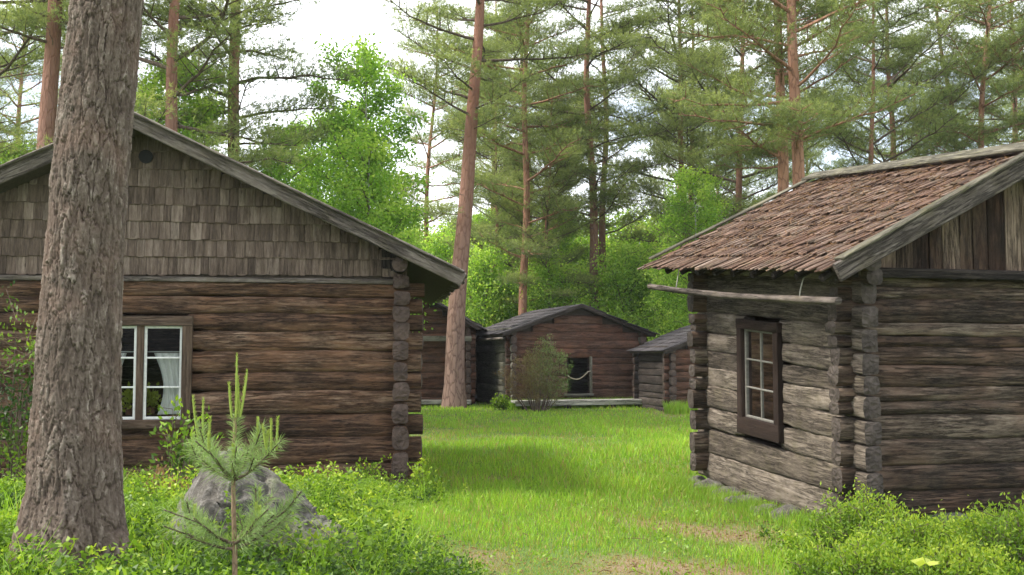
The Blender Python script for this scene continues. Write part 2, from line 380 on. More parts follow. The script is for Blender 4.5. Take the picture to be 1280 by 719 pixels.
f_ = t.math('ADD', tint, t.math('MULTIPLY', t.math('SUBTRACT', n1, .5), .5), clamp=True)
finish(m, t, t.mix(t.ramp(f_, [(.2, (0, 0, 0)), (.55, (1, 1, 1))]), green, soil), .95, n2, .6, .02)
ground = g.build('ground', m); tag(ground, 'grassy clearing ground with worn path', kind='structure')

# ------------------------------------------------------------------ building kit
def T(a=.5, s=.35): return float(np.clip(a+rng.normal()*s*.6, 0, 1))
def log_wall(mb, a, b, zs, th, ext0, ext1, openings=(), mat=0, mend=1, n=3.3, wob=.014, up=(0, 0, 1), deform=None, seg=.09, taper=None):
    """stack of hewn logs along a->b; zs are the seams from the bottom up; openings (s0,s1,z0,z1) along the wall"""
    a, b = np.array(a, float), np.array(b, float); d = (b-a)/np.linalg.norm(b-a); L = np.linalg.norm(b-a)
    for i in range(len(zs)-1):
        z0, z1 = zs[i], zs[i+1]; zc, h = (z0+z1)/2, (z1-z0)*1.02+.012
        segs = [(-ext0+rng.normal()*.012, L+ext1+rng.normal()*.012)]
        for (s0, s1, o0, o1) in openings:
            if zc > o0 and zc < o1:
                segs = [q for (u0, u1) in segs for q in ((u0, min(u1, s0)), (max(u0, s1), u1)) if q[1]-q[0] > .02]
        tt = T(); w_ = th*(1+rng.normal()*.05)
        for (u0, u1) in segs:
            p0 = a+d*u0; p1 = a+d*u1
            q0 = (p0[0], p0[1], zc); q1 = (p1[0], p1[1], zc)
            mb.beam(q0, q1, w_, h, r=min(.055, h*.32), wob=wob, seg=seg if seg > .2 else .06, tint=tt, mat=mat, mend=mend, round_=n if n else False, deform=deform, pinch=(ext0, ext1))
def roof_plane(mb, e0, e1, r0, r1, th=.05, mat=0):
    """closed slab under eave corners e0,e1 and ridge corners r0,r1"""
    P = [np.array(p, float) for p in (e0, e1, r1, r0)]
    nrm = np.cross(P[1]-P[0], P[3]-P[0]); nrm /= np.linalg.norm(nrm)
    if nrm[2] < 0: nrm = -nrm
    Q = [p-nrm*th for p in P]
    for f in ((P[0], P[1], P[2], P[3]), (Q[0], Q[3], Q[2], Q[1]), (P[0], Q[0], Q[1], P[1]), (P[1], Q[1], Q[2], P[2]), (P[2], Q[2], Q[3], P[3]), (P[3], Q[3], Q[0], P[0])):
        l = np.linalg.norm(f[1]-f[0]); k = np.linalg.norm(f[3]-f[0])
        b = mb.verts(f, [(0, 0), (l, 0), (l, k), (0, k)]); mb.quads([(b, b+1, b+2, b+3)], mat, False)
    return nrm
def gable_fill(mb, x0, x1, zb, xr, zr, y, th, mat=0):
    P0 = [(x0, y, zb), (x1, y, zb), (xr, y, zr)]; P1 = [(p[0], y+th, p[2]) for p in P0]
    b = mb.verts(P0+P1); mb.tris([(b, b+1, b+2), (b+3, b+5, b+4)], mat, False)
    mb.quads([(b, b+3, b+4, b+1), (b+1, b+4, b+5, b+2), (b+2, b+5, b+3, b)], mat, False)
def shake_roof(mb, e0, e1, r0, r1, rows, wd, th, lift=.006, rag=.05, mat=0, lo=0.):
    e0, e1, r0, r1 = [np.array(p, float) for p in (e0, e1, r0, r1)]
    nrm = np.cross(e1-e0, r0-e0); nrm /= np.linalg.norm(nrm)
    if nrm[2] < 0: nrm = -nrm
    Ls = np.linalg.norm(e1-e0); ex = np.linalg.norm(r0-e0)/rows
    for i in range(rows):
        u = 0.
        rt = rng.normal()*.05+(.10 if i % 2 else -.08)*(rag > .1)
        while u < Ls:
            w_ = wd*(.6+rng.random()*.9); uc = (u+w_/2)/Ls
            if uc > 1: break
            v0 = (i-.15-rng.random()*rag/ex - lo*(i == 0))/rows; v1 = min(1.0, (i+1.55)/rows)
            pa = (e0*(1-uc)+e1*uc)*(1-v0)+(r0*(1-uc)+r1*uc)*v0 + nrm*(th*1.6+lift+rng.random()*lift*2)
            pb = (e0*(1-uc)+e1*uc)*(1-v1)+(r0*(1-uc)+r1*uc)*v1 + nrm*th*.45
            pb = pb+(e1-e0)/Ls*rng.normal()*.012
            mb.beam(pa, pb, w_*.97, th*(.8+rng.random()*.5), up=nrm, r=.003, seg=2, tint=np.clip(.5+rt+rng.normal()*.25, 0, 1), mat=mat)
            u += w_
def window(name, parent, x0, x1, z0, z1, y, casing, cm, sm_, leafs, cols, rows, depth=.05, sill=.0, deform=None, axis='x', botc=None, sashw=.03, munt=.018):
    """window facing -y (axis x) or -x (axis y) built in the parent's local axes"""
    def P(u, v, d): return (u, y+d, v) if axis == 'x' else (y+d, u, v)
    upv = (0, 1, 0) if axis == 'x' else (1, 0, 0)
    def bar(mb, a, b, w_, t_, d, **k):  # a,b=(u,v); w across, t depth
        mb.beam(P(a[0], a[1], d), P(b[0], b[1], d), w_, t_, up=upv, r=.004, seg=.12, deform=deform, **k)
    root = bpy.data.objects.new(name, None); COL.objects.link(root); root.parent = parent
    fr = MB(); c = casing; bc = botc or casing
    bar(fr, (x0+c/2, z0+bc), (x0+c/2, z1-c), c, depth, -.012, tint=.45, wob=.003)
    bar(fr, (x1-c/2, z0+bc), (x1-c/2, z1-c), c, depth, -.012, tint=.55, wob=.003)
    bar(fr, (x0, z1-c/2), (x1, z1-c/2), c, depth+.008, -.014, tint=.6, wob=.003)
    bar(fr, (x0, z0+bc/2), (x1, z0+bc/2), bc, depth+.008+sill, -.014-sill/2, tint=.5, wob=.003)
    # jambs that line the opening through the wall
    bar(fr, (x0+c-.006, z0+bc), (x0+c-.006, z1-c), .02, .16, .08, tint=.4); bar(fr, (x1-c+.006, z0+bc), (x1-c+.006, z1-c), .02, .16, .08, tint=.4)
    gap = (x1-x0-2*c); lw = gap/leafs
    for k in range(1, leafs): bar(fr, (x0+c+lw*k, z0+bc), (x0+c+lw*k, z1-c), .075, .05, .01, tint=.5)
    fr.build('frame', cm, root)
    for k in range(leafs):
        a = x0+c+lw*k+(.0375 if k else 0); b = x0+c+lw*(k+1)-(.0375 if k < leafs-1 else 0)
        sb = MB(); s0, s1 = z0+bc, z1-c; q = sashw
        bar(sb, (a+q/2, s0), (a+q/2, s1), q, .03, .02); bar(sb, (b-q/2, s0), (b-q/2, s1), q, .03, .02)
        bar(sb, (a+q, s1-q/2), (b-q, s1-q/2), q, .028, .02); bar(sb, (a+q, s0+q/2), (b-q, s0+q/2), q, .028, .02)
        for r in range(1, rows):
            zz = s0+q+(s1-s0-2*q)*r/rows; bar(sb, (a+q, zz), (b-q, zz), munt, .022, .02)
        for r in range(1, cols):
            xx = a+q+(b-a-2*q)*r/cols; bar(sb, (xx, s0+q), (xx, s1-q), munt, .020, .019)
        so = sb.build('sash', sm_, root)
        gb = MB(); pts = np.array([P(a+q*.5, s0+q*.5, .024), P(b-q*.5, s0+q*.5, .024), P(b-q*.5, s1-q*.5, .024), P(a+q*.5, s1-q*.5, .024)])
        if deform: pts = deform(pts)
        v = gb.verts(pts); gb.quads([(v, v+1, v+2, v+3)], 0, False)
        gb.build('pane', M_GLASS, so)
    return root

# ------------------------------------------------------------------ left house (brown log house, shingled gable)
LH_RZ = R(7); LHW = 2.82; LHO = (-4.04, 11.26, 0)
lh = thing('log_house', LHO, LH_RZ, 'large brown log house with shingled gable behind the big trunk', 'house')
FOOT.append((LHO[0], LHO[1], LH_RZ, -3.0, 3.0, -.2, 5.2))
def zy(y, Y=11.45): return at(640, y, Y).z
seams = [zy(v) for v in (612, 581, 546, 517, 489, 466, 439, 414, 392, 372, 352)]
WX0, WX1, WZ0, WZ1 = -.50, .585, zy(533), zy(396)
mb = MB()
log_wall(mb, (-LHW, 0), (LHW, 0), seams, .17, .20, .24, [(LHW+WX0+.05, LHW+WX1-.05, WZ0+.03, WZ1-.06)])
mb.build('front_wall', [W_LEFT, W_LEFT_END], lh)
half = [(seams[i]+seams[i+1])/2 for i in range(len(seams)-1)]; half = [seams[0]-.08]+half+[seams[-1]+.06]
for s_, nm in ((1, 'side_wall'), (-1, 'side_wall')):
    mb = MB(); log_wall(mb, (s_*LHW, 0), (s_*LHW, 5), half, .19, .21, .2, n=4, seg=.1); mb.build(nm, [W_LEFT, W_LEFT_END], lh)
mb = MB(); log_wall(mb, (-LHW, 5), (LHW, 5), seams, .17, .2, .2, seg=.5); mb.build('back_wall', [W_LEFT, W_LEFT_END], lh)
mb = MB(); mb.beam((-LHW, 2.5, .22), (LHW, 2.5, .22), 4.9, .06, seg=9); mb.build('floor', M_DECK, lh)
RZ, SL = 4.02, .472                                  # underside of ridge and slope
zt = lambda x: RZ-SL*abs(x)
mb = MB(); gable_fill(mb, -LHW-.1, LHW+.1, seams[-1], 0, zt(0)-.02, -.02, .04); mb.build('gable', M_DECK, lh)
mb = MB(); gable_fill(mb, -LHW-.1, LHW+.1, seams[-1], 0, zt(0)-.02, 4.98, .04); mb.build('gable', M_DECK, lh)
mb = MB(); z = seams[-1]+.07; row = 0; pitch = .192   # wooden shingles nailed in rows up the gable
while z < RZ-.1:
    x = -LHW-.02+rng.random()*.1
    while x < LHW+.02:
        w_ = .06+rng.random()*.08
        xc = x+w_/2; top = min(z+pitch*1.35, zt(max(abs(x), abs(x+w_)))-.01)
        if top > z+.03:
            zb = z-rng.random()*.012+.006*math.sin(x*1.3+row)
            mb.beam((xc, -.052-rng.random()*.006, zb), (xc+rng.normal()*.002, -.030, top), w_*.975, .014, up=(0, -1, 0), r=.002, seg=2, tint=np.clip(.5+rng.normal()*.10, 0, 1))
        x += w_
    z += pitch; row += 1
mb.build('gable_shingles', W_SHING, lh)
mb = MB(); mb.beam((-LHW-.15, -.07, seams[-1]+.02), (LHW-.02, -.07, seams[-1]-.0), .07, .055, wob=.004, tint=.6)
mb.build('rail', W_GREY, lh)
mb = MB(); mb.beam((LHW-.12, -.04, seams[-1]+.05), (LHW-.12, -.04, zt(LHW-.1)), .2, .03, up=(0, -1, 0), tint=.1); mb.build('corner_board', W_DARK, lh)
OV, FR = .60, -.45
rootr = MB()
for s_ in (1, -1):
    e = s_*(LHW+OV)
    roof_plane(rootr, (e, FR, zt(e)), (e, 5.4, zt(e)), (0, FR, RZ), (0, 5.4, RZ), .04)
roof = rootr.build('roof', M_DECK, lh)
mb = MB()
for s_ in (1, -1):
    e = s_*(LHW+OV+.03); shake_roof(mb, (e, FR-.02, zt(e)+.01), (e, 5.4, zt(e)+.01), (0, FR-.02, RZ+.01), (0, 5.4, RZ+.01), 12, .16, .02)
mb.build('roof_shingles', W_GREY, roof)
mb = MB()
for s_ in (1, -1):
    e = s_*(LHW+OV+.06)
    nx = np.array([-s_*SL, 0, -1])*-1; nx = np.array([s_*SL, 0, 1.])/math.hypot(SL, 1)
    mb.beam((e, FR-.03, zt(e)+.00), (0, FR-.03, RZ+.00), .035, .15, up=nx, wob=.004, tint=.6)
    mb.beam((e, FR-.055, zt(e)+.085), (0, FR-.055, RZ+.085), .11, .028, up=nx, wob=.004, tint=.75)
mb.build('barge_boards', W_GREY, roof)
for x in (-2.95, 2.8):
    mb = MB(); mb.beam((x, FR+.08, zt(x)-.14), (x, 5.3, zt(x)-.14), .17, .17, round_=2.2, wob=.006, tint=.2, mend=1); mb.build('purlin', [W_DARK, W_LEFT_END], roof)
mb = MB(); mb.tube([(.05, -.02, RZ-.30), (.05, -.075, RZ-.30)], .075, 14); mb.build('vent_hole', plain('painted_hole_dark', (.01, .01, .01)), lh)  # solid stub on the gable; the vent's inner darkness is painted as black
wn = window('window', lh, WX0, WX1, WZ0, WZ1, -.09, .105, W_FRAME, M_WHITE, 2, 1, 3, .05, .03, botc=.09, sashw=.03, munt=.02)
# curtains and pot plants stand inside the window
lhm = Matrix.Translation(LHO) @ Matrix.Rotation(LH_RZ, 4, 'Z')
def curtain(x0, x1, xg, lab):
    mb = MB(); n = 40; zt_, zb_ = WZ1-.40, WZ0+.10
    U, V = np.meshgrid(np.linspace(0, 1, n), np.linspace(0, 1, 14), indexing='ij')
    pull = 1-.35*np.sin(V*np.pi*.9)*(1 if True else 0)
    X = x0+(x1-x0)*U*pull; P = np.stack([X, .035+.014*np.sin(U*26+V*1.5), zt_+(zb_-zt_)*V], -1)
    mb.grid(P, None, .5); o = mb.build('curtain', M_CURT); o.matrix_world = lhm @ Matrix.Translation((0, -.035, 0)); tag(o, lab, 'curtain', 'curtains of the left house'); return o
curtain(WX1-.12, WX1-.42, 0, 'white curtain hanging at the right side of the brown house window')
curtain(WX0+.12, WX0+.38, 0, 'white curtain beside the big trunk in the brown house window')
mb = MB(); mb.tube([(WX0+.12, .0, WZ1-.385), (WX1-.12, .0, WZ1-.385)], .006, 8); mb.build('curtain_rod', M_WHITE, wn)
mb = MB(); mb.beam((WX0+.1, .09, WZ0+.075), (WX1-.1, .09, WZ0+.075), .18, .03); mb.build('sill', W_FRAME, wn)
def leafquads(mb, C, D, L, Wd, tint, fold=.0, mat=0):
    """diamond leaves: centre base C, direction D, length L, width Wd"""
    K = len(C); D = D/(np.linalg.norm(D, axis=1)[:, None]+1e-9)
    r = rng.normal(size=(K, 3)); sdv = np.cross(D, r); sdv /= np.linalg.norm(sdv, axis=1)[:, None]+1e-9
    L = np.broadcast_to(L, (K,))[:, None]; Wd = np.broadcast_to(Wd, (K,))[:, None]
    P = np.stack([C, C+D*L*.45+sdv*Wd/2, C+D*L, C+D*L*.45-sdv*Wd/2], 1)
    b = mb.verts(P.reshape(-1, 3), None, np.repeat(np.broadcast_to(tint, (K,)), 4))
    i = b+np.arange(K)*4; mb.quads(np.stack([i, i+1, i+2, i+3], -1), mat, False)
def runit(K): v = rng.normal(size=(K, 3)); return v/np.linalg.norm(v, axis=1)[:, None]
def potplant(x, lab):
    root = thing('potted_plant', lhm @ Vector((x, .12, WZ0+.09)), LH_RZ, lab, 'plant', 'potted plants in the window')
    mb = MB(); mb.tube([(0, 0, 0), (0, 0, .02), (0, 0, .11), (0, 0, .12)], np.array([.04, .042, .055, .06]), 16); mb.build('pot', M_POT, root)
    mb = MB(); K = 160; C = np.abs(rng.normal(size=(K, 3)))*0+rng.normal(size=(K, 3))*[.05, .035, .055]+[0, 0, .20]
    leafquads(mb, C, C-[0, 0, .12]+runit(K)*.05, .05, .04, rng.random(K)); mb.build('foliage', L_YEL, root)
potplant(WX0+.40, 'leafy green houseplant in clay pot near the middle bar of the brown house window')
potplant(WX1-.47, 'green houseplant in clay pot in the right half of the brown house window')

# ------------------------------------------------------------------ right cabin
P0 = (3.13, 9.5); RH_RZ = R(15); RL = 2.96; RW = 3.5
rh = thing('log_cabin', (P0[0], P0[1], 0), RH_RZ, 'grey log cabin with reddish shake roof and slim dark framed window', 'cabin')
FOOT.append((P0[0], P0[1], RH_RZ, -.1, 3.7, -.1, 3.2))
def fan(P):
    P = np.array(P, float); P[..., 2] += .13*(P[..., 1]/3.0)+.15*(P[..., 1]/3.0)*np.minimum(P[..., 2]/2.3, 1); return P
gs = [at(640, v, 9.5).z for v in (648, 615, 583, 551, 519, 502, 483, 457, 433, 419, 403, 373, 358, 344)]
mb = MB(); log_wall(mb, (0, 0), (RW, 0), gs, .17, .22, .2, deform=fan); mb.build('front_wall', [W_RIGHT, W_RIGHT_END], rh)
ss = [at(640, v, 9.72).z for v in (660, 618, 583, 551, 519, 491, 466, 440, 409, 381, 352, 330)]
wy0, wy1, wz0, wz1 = 1.166, 2.056, .72, 1.90
def unfan(z, y): return (z-.13*y/3)/(1+.15*y/3/2.3)
wz0, wz1 = unfan(.70, 1.6), unfan(1.93, 1.6)
mb = MB(); log_wall(mb, (0, 0), (0, RL), ss, .17, .24, .22, [(wy0+.06, wy1-.06, wz0+.05, wz1-.05)], deform=fan, n=5.5); mb.build('side_wall', [W_SIDE, W_RIGHT_END], rh)
mb = MB(); log_wall(mb, (RW, 0), (RW, RL), ss, .17, .2, .2, deform=fan, seg=.3); mb.build('side_wall', [W_SIDE, W_RIGHT_END], rh)
gs2 = [v-.05 for v in gs]+[gs[-1]+.1]
mb = MB(); log_wall(mb, (0, RL), (RW, RL), gs2, .18, .26, .2, deform=fan, seg=.2); mb.build('back_wall', [W_RIGHT, W_RIGHT_END], rh)
mb = MB(); mb.beam((.0, RL/2, .28), (RW, RL/2, .28), RL, .05, seg=9); mb.build('floor', M_DECK, rh)
def rib(x, y, z): return tuple(fan(np.array([[x, y, z]]))[0])
eN, eF, rN, rF = (-.44, -.45, 2.37), (-.56, 3.41, 2.33), (1.75, -.45, 3.50), (1.75, 3.41, 3.48)
eN2, eF2 = (3.94, -.45, 2.37), (4.0, 3.41, 2.33)
D_ = lambda p: rib(*p)
mb = MB(); roof_plane(mb, D_(eN), D_(eF), D_(rN), D_(rF), .04); roof_plane(mb, D_(eN2), D_(eF2), D_(rN), D_(rF), .04)
rroof = mb.build('roof', M_DECK, rh)
up_ = lambda p, d: (p[0], p[1], p[2]+d)
mb = MB(); shake_roof(mb, up_(D_(eN), .01), up_(D_(eF), .01), up_(D_(rN), .01), up_(D_(rF), .01), 10, .034, .012, .013, .10, lo=.25)
shake_roof(mb, up_(D_(eF2), .01), up_(D_(eN2), .01), up_(D_(rF), .01), up_(D_(rN), .01), 11, .085, .017, .008, .07)
mb.build('roof_shakes', W_SHAKE, rroof)
mb = MB(); K = 2600                                   # fallen needles and bark slivers lodged on the shakes
U, Vv = rng.random(K), rng.random(K)**.9
a_, b_, c_, d_ = [np.array(D_(p)) for p in (eN, eF, rN, rF)]
C = (a_*(1-U[:, None])+b_*U[:, None])*(1-Vv[:, None])+(c_*(1-U[:, None])+d_*U[:, None])*Vv[:, None]
C[:, 2] += .055+rng.random(K)*.012
Dd = (c_-a_)/np.linalg.norm(c_-a_)*rng.normal(size=(K, 1))*.35+(b_-a_)/np.linalg.norm(b_-a_)*rng.normal(size=(K, 1))+[0, 0, .12]
leafquads(mb, C, Dd, rng.uniform(.03, .10, K), .009, rng.random(K)); o = mb.build('needle_litter', L_BROWN, rroof); tag(o, kind='stuff')
mb = MB(); slope = np.array([2.19, 0, 1.13]); nl = np.array([-1.13, 0, 2.19])/2.46; nr = np.array([1.13, 0, 2.19])/2.46
mb.beam(D_((-.47, -.475, 2.32)), D_((1.75, -.475, 3.47)), .04, .17, up=nl, wob=.006, tint=.45)
mb.beam(D_((3.97, -.475, 2.32)), D_((1.75, -.475, 3.47)), .04, .17, up=nr, wob=.004, tint=.55)
mb.build('barge_boards', W_GREY, rroof)
mb = MB()
mb.beam(D_((-.44, -.46, 2.445)), D_((1.75, -.46, 3.58)), .15, .03, up=nl, wob=.004, tint=.6)
mb.beam(D_((-.56, 3.42, 2.42)), D_((1.75, 3.42, 3.56)), .16, .03, up=nl, wob=.004, tint=.6)
mb.beam(D_((1.63, -.50, 3.545)), D_((1.63, 3.46, 3.53)), .22, .03, up=nl, wob=.006, tint=.7)
mb.beam(D_((1.87, -.50, 3.545)), D_((1.87, 3.46, 3.53)), .22, .03, up=nr, wob=.006, tint=.7)
mb.build('ridge_boards', W_MOSSY, rroof)
mb = MB()
for k in range(9):
    y = -.3+k*.42; mb.beam(D_((-.52, y, 2.27)), D_((.3, y, 2.27+.82*.515)), .07, .07, up=nl, round_=2.4, tint=.3)
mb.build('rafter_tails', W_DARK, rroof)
mb = MB(); zt2 = lambda x: 2.37+1.13*((x+.44)/2.19) if x < 1.75 else 2.37+1.13*((3.94-x)/2.19)
x = .02
while x < RW:                                          # upright boards closing the gable
    w_ = .11+rng.random()*.09; zz = zt2(x+w_/2)-.06; zb = gs[-1]+.05+rng.normal()*.012
    if zz > zb+.05 and x > .16: mb.beam((x+w_/2, -.10+rng.normal()*.006, zb), (x+w_/2+rng.normal()*.008, -.10, zz+.05), w_*.95, .022, up=(0, -1, 0), r=.003, seg=.2, wob=.002, tint=T(.5, .5), deform=fan)
    x += w_
mb.build('gable_boards', W_GABLE, rh)
mb = MB(); gable_fill(mb, -.1, RW+.1, gs[-1], 1.75, zt2(1.75)-.06, -.05, .02); mb.build('gable', M_DECK, rh)
mb = MB(); gable_fill(mb, -.1, RW+.1, gs[-1]+.2, 1.75, zt2(1.75)+.2, RL, .03); mb.build('gable', M_DECK, rh)
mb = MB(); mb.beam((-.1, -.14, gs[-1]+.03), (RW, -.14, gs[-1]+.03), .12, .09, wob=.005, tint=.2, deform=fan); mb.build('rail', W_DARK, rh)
mb = MB()
for x, y0 in ((-.06, -.38), (.0, -.33)):
    mb.beam((x, y0, 2.42 if x else 2.30), (x, RL+.35, 2.40 if x else 2.3), .17, .15, round_=2.6, wob=.008, tint=.35, mend=1, deform=fan)
mb.build('wall_plate', [W_RIGHT, W_RIGHT_END], rh)
# tall bulging corner stack of short notched log ends
window('window', rh, wy0, wy1, wz0, wz1, -.095, .10, W_FRAMED, M_GREYSASH, 1, 2, 3, .06, .0, deform=fan, axis='y', botc=.17, sashw=.024, munt=.017)
# stones under the raised far corner
M_STONE, t = newmat('lichened_granite'); gco = t('ShaderNodeTexCoord').outputs['Object']
n = t('ShaderNodeTexNoise', {'Vector': gco, 'Scale': 6.0, 'Detail': 8.0, 'Roughness': .7}).outputs['Fac']
n2 = t('ShaderNodeTexNoise', {'Vector': gco, 'Scale': 55.0, 'Detail': 4.0, 'Roughness': .7}).outputs['Fac']
n3 = t('ShaderNodeTexNoise', {'Vector': gco, 'Scale': 3.0, 'Detail': 6.0, 'Roughness': .65}).outputs['Fac']
c = t.ramp(n, [(.40, (.06, .055, .048)), (.50, (.125, .114, .10)), (.64, (.235, .22, .197))])
c = t.mix(t.ramp(n2, [(.42, (.75, .75, .75)), (.56, (0, 0, 0))]), c, (.09, .08, .065)); c = t.mix(t.ramp(n3, [(.52, (0, 0, 0)), (.62, (.8, .8, .8))]), c, (.13, .15, .06))
finish(M_STONE, t, c, .9, t.math('ADD', n, n2), .8, .02)
def rock(name, loc, sx, sy, sz, seed, lab, cat='rock', group=None, cuts=(), res=40, rough=.22):
    a = np.linspace(0, np.pi, res); b = np.linspace(0, 2*np.pi, res*2, endpoint=False)
    A, B = np.meshgrid(a, b, indexing='ij')
    D = np.stack([np.sin(A)*np.cos(B), np.sin(A)*np.sin(B), np.cos(A)], -1)
    r = 1+rough*fbm(D[..., 0]*1.6+seed, D[..., 1]*1.6, D[..., 2]*1.6+seed, 5)*1.6
    P = D*r[..., None]
    for (nx, ny, nz, dd) in cuts:
        nv = np.array([nx, ny, nz], float); nv /= np.linalg.norm(nv); k = P@nv-dd
        P = P-np.maximum(k, 0)[..., None]*nv*.97
    rg = 1-np.abs(fbm(P[..., 0]*3+seed, P[..., 1]*3, P[..., 2]*3, 4))*2.2
    P = P+(fbm(P[..., 0]*8, P[..., 1]*8, P[..., 2]*8, 5)*.05-.07*sm((rg-.72)/.25))[..., None]*D
    P = P*[sx, sy, sz]
    mb = MB(); mb.grid(P, None, .5, 0, True, True); o = mb.build(name, M_STONE); o.location = loc
    return tag(o, lab, cat, group)
def rloc(px, Y, dz=0.): x = (px-640)/F_PX*Y; return (x, Y, float(gh(x, Y))+dz)
st = [(884, 11.9, .2, .13, .12), (905, 11.4, .17, .15, .10), (930, 10.9, .22, .14, .09), (958, 10.3, .15, .12, .08), (980, 10.0, .16, .14, .10), (870, 12.4, .13, .12, .09), (915, 11.0, .12, .1, .06), (945, 10.4, .09, .08, .05)]
names = ['flat stone under the far corner of the grey cabin', 'grey stone lying second from the far corner below the cabin side', 'broad low stone under the cabin side below the window', 'stone in grass below the window right edge of the cabin', 'rounded stone nearest the cabin front corner', 'leftmost small stone outside the cabin far corner', 'small stone in grass before the lowest cabin log', 'tiny stone half sunk in grass beside the cabin']
for k, (px, Y, a, b, c) in enumerate(st): rock('foundation_stone', rloc(px, Y, .03), a, b, c, k*3.7, names[k], 'stone', 'stones under the grey cabin', res=18)
for k, (x, y) in enumerate(((.9, -.05), (2.0, -.05), (3.2, 0))):
    v = Matrix.Rotation(RH_RZ, 4, 'Z') @ Vector((x, y, 0)); rock('foundation_stone', (P0[0]+v.x, P0[1]+v.y, .04), .28, .16, .1, 40+k, 'stone under the cabin front wall hidden behind the bright shrubs', 'stone', 'stones under the cabin front', res=16)
# long pole (wooden gutter) hanging below the eave
pa, pb = at(812, 358, 12.3), at(1048, 376, 8.95)
po = thing('eave_pole', pb, 0, 'long thin weathered pole hung below the reddish roof eave', 'pole')
mb = MB(); d = pa-pb; pts = [tuple(d*k/14 + Vector((0, 0, -.03*math.sin(math.pi*k/14)+.004*math.sin(k*2.1)))) for k in range(15)]
mb.beam((0, 0, 0), tuple(d), .07, .065, round_=2.0, wob=.006, sag=.03, tint=.35, seg=.1); mb.build('shaft', W_GREY, po)
mb = MB(); q = d*.16; mb.tube([tuple(q+Vector((0, 0, -.02))), tuple(q+Vector((.01, 0, .06))), tuple(q+Vector((.035, 0, .16))), tuple(q+Vector((.09, .02, .27)))], .007, 6); mb.build('wire', M_WIRE, po)
mb = MB(); q = d*.82; mb.tube([tuple(q+Vector((0, 0, -.02))), tuple(q+Vector((.02, 0, .08))), tuple(q+Vector((.05, .02, .26)))], .006, 6); mb.build('wire', M_WIRE, po)

# ------------------------------------------------------------------ cabins across the clearing
def far_cabin(name, org, rz, Wd, L, base, eave, ridge, lab, ovs=.35, ovf=.35, door=None, mats=(W_FAR, W_FARSIDE), nlog=10, xr=None, tl=.0):
    o = thing(name, (org[0], org[1], 0), rz, lab, 'cabin'); FOOT.append((org[0], org[1], rz, 0, Wd, 0, L))
    xr = Wd/2 if xr is None else xr
    zs = list(base+(eave-base)*(np.linspace(0, 1, nlog+1)+np.r_[0, rng.normal(size=nlog-1)*.012, 0]))
    mb = MB(); log_wall(mb, (0, 0), (Wd, 0), zs, .17, .2, .2, [door] if door else [], seg=.3); 
    k = 0; z = eave; hp = (eave-base)/nlog
    while z+hp < ridge-.1:                            # gable logs step in under the roof
        f0 = (z+hp-eave)/(ridge-eave); x0 = xr*f0; x1 = Wd-(Wd-xr)*f0
        mb.beam((x0-.05, 0, z+hp/2), (x1+.05, 0, z+hp/2), .17, hp*1.05, round_=3.4, wob=.01, tint=T(), mend=1); z += hp
    mb.build('front_wall', [mats[0], W_LEFT_END], o)
    mb = MB(); gable_fill(mb, 0, Wd, eave, xr, ridge-.03, .04, .03); mb.build('gable', M_DECK, o)
    mb = MB(); gable_fill(mb, 0, Wd, eave, xr, ridge-.03, L, .03); mb.build('gable', M_DECK, o)
    zh = [v-hp/2 for v in zs]+[zs[-1]+hp/2]
    for x in (0, Wd):
        mb = MB(); log_wall(mb, (x, 0), (x, L), zh, .17, .22, .2, seg=.35); mb.build('side_wall', [mats[1], W_LEFT_END], o)
    mb = MB(); log_wall(mb, (0, L), (Wd, L), zs, .17, .2, .2, seg=.6); mb.build('back_wall', [mats[1], W_LEFT_END], o)
    mb = MB(); mb.beam((0, L/2, base+.25), (Wd, L/2, base+.25), L, .05, seg=9); mb.build('floor', M_DECK, o)
    mb = MB(); s0 = (ridge-eave)/xr; s1 = (ridge-eave)/(Wd-xr)
    E0, E1 = (-ovs, -ovf, eave-ovs*s0+.05), (-ovs, L+ovf, eave-ovs*s0+.05); R0, R1 = (xr, -ovf, ridge+.05), (xr, L+ovf, ridge+.05)
    G0, G1 = (Wd+ovs, -ovf, eave-ovs*s1+.05), (Wd+ovs, L+ovf, eave-ovs*s1+.05)
    roof_plane(mb, E0, E1, R0, R1, .05); roof_plane(mb, G0, G1, R0, R1, .05); rf = mb.build('roof', M_DECK, o)
    mb = MB(); shake_roof(mb, up_(E0, .01), up_(E1, .01), up_(R0, .01), up_(R1, .01), 7, .2, .018); shake_roof(mb, up_(G1, .01), up_(G0, .01), up_(R1, .01), up_(R0, .01), 7, .2, .018)
    mb.build('roof_shingles', W_FARROOF, rf)
    mb = MB(); mb.beam(up_(E0, -.03), up_(R0, -.03), .035, .10, up=(-s0, 0, 1), tint=.2); mb.beam(up_(G0, -.03), up_(R0, -.03), .035, .10, up=(s1, 0, 1), tint=.2); mb.build('barge_boards', W_DARK, rf)
    return o
ca = (0., 30.)
c1 = far_cabin('log_cabin', ca, R(15), 3.95, 4.3, .02, 2.18, 2.92, 'low brown log cabin with dark square opening across the meadow', door=(1.65, 2.32, .38, 1.42), nlog=9, xr=2.0)
m15 = Matrix.Translation((ca[0], ca[1], 0)) @ Matrix.Rotation(R(15), 4, 'Z')
mb = MB(); 
mb.beam((2.36, -.10, .34), (2.36, -.10, 1.46), .08, .07, up=(0, -1, 0), tint=.8)
mb.beam((1.55, -.11, .36), (2.42, -.11, .36), .12, .06, tint=.95); mb.build('door_frame', W_FARSIDE, c1)
mb = MB(); pts = [(1.62+.72*k/10, -.13, .92-.17*math.sin(math.pi*min(1, k/9.))+.12*(k/10)) for k in range(11)]; mb.tube(pts, .018, 6)
o = mb.build('rope', M_ROPE); o.matrix_world = m15; tag(o, 'pale rope slung across the dark cabin opening', 'rope')
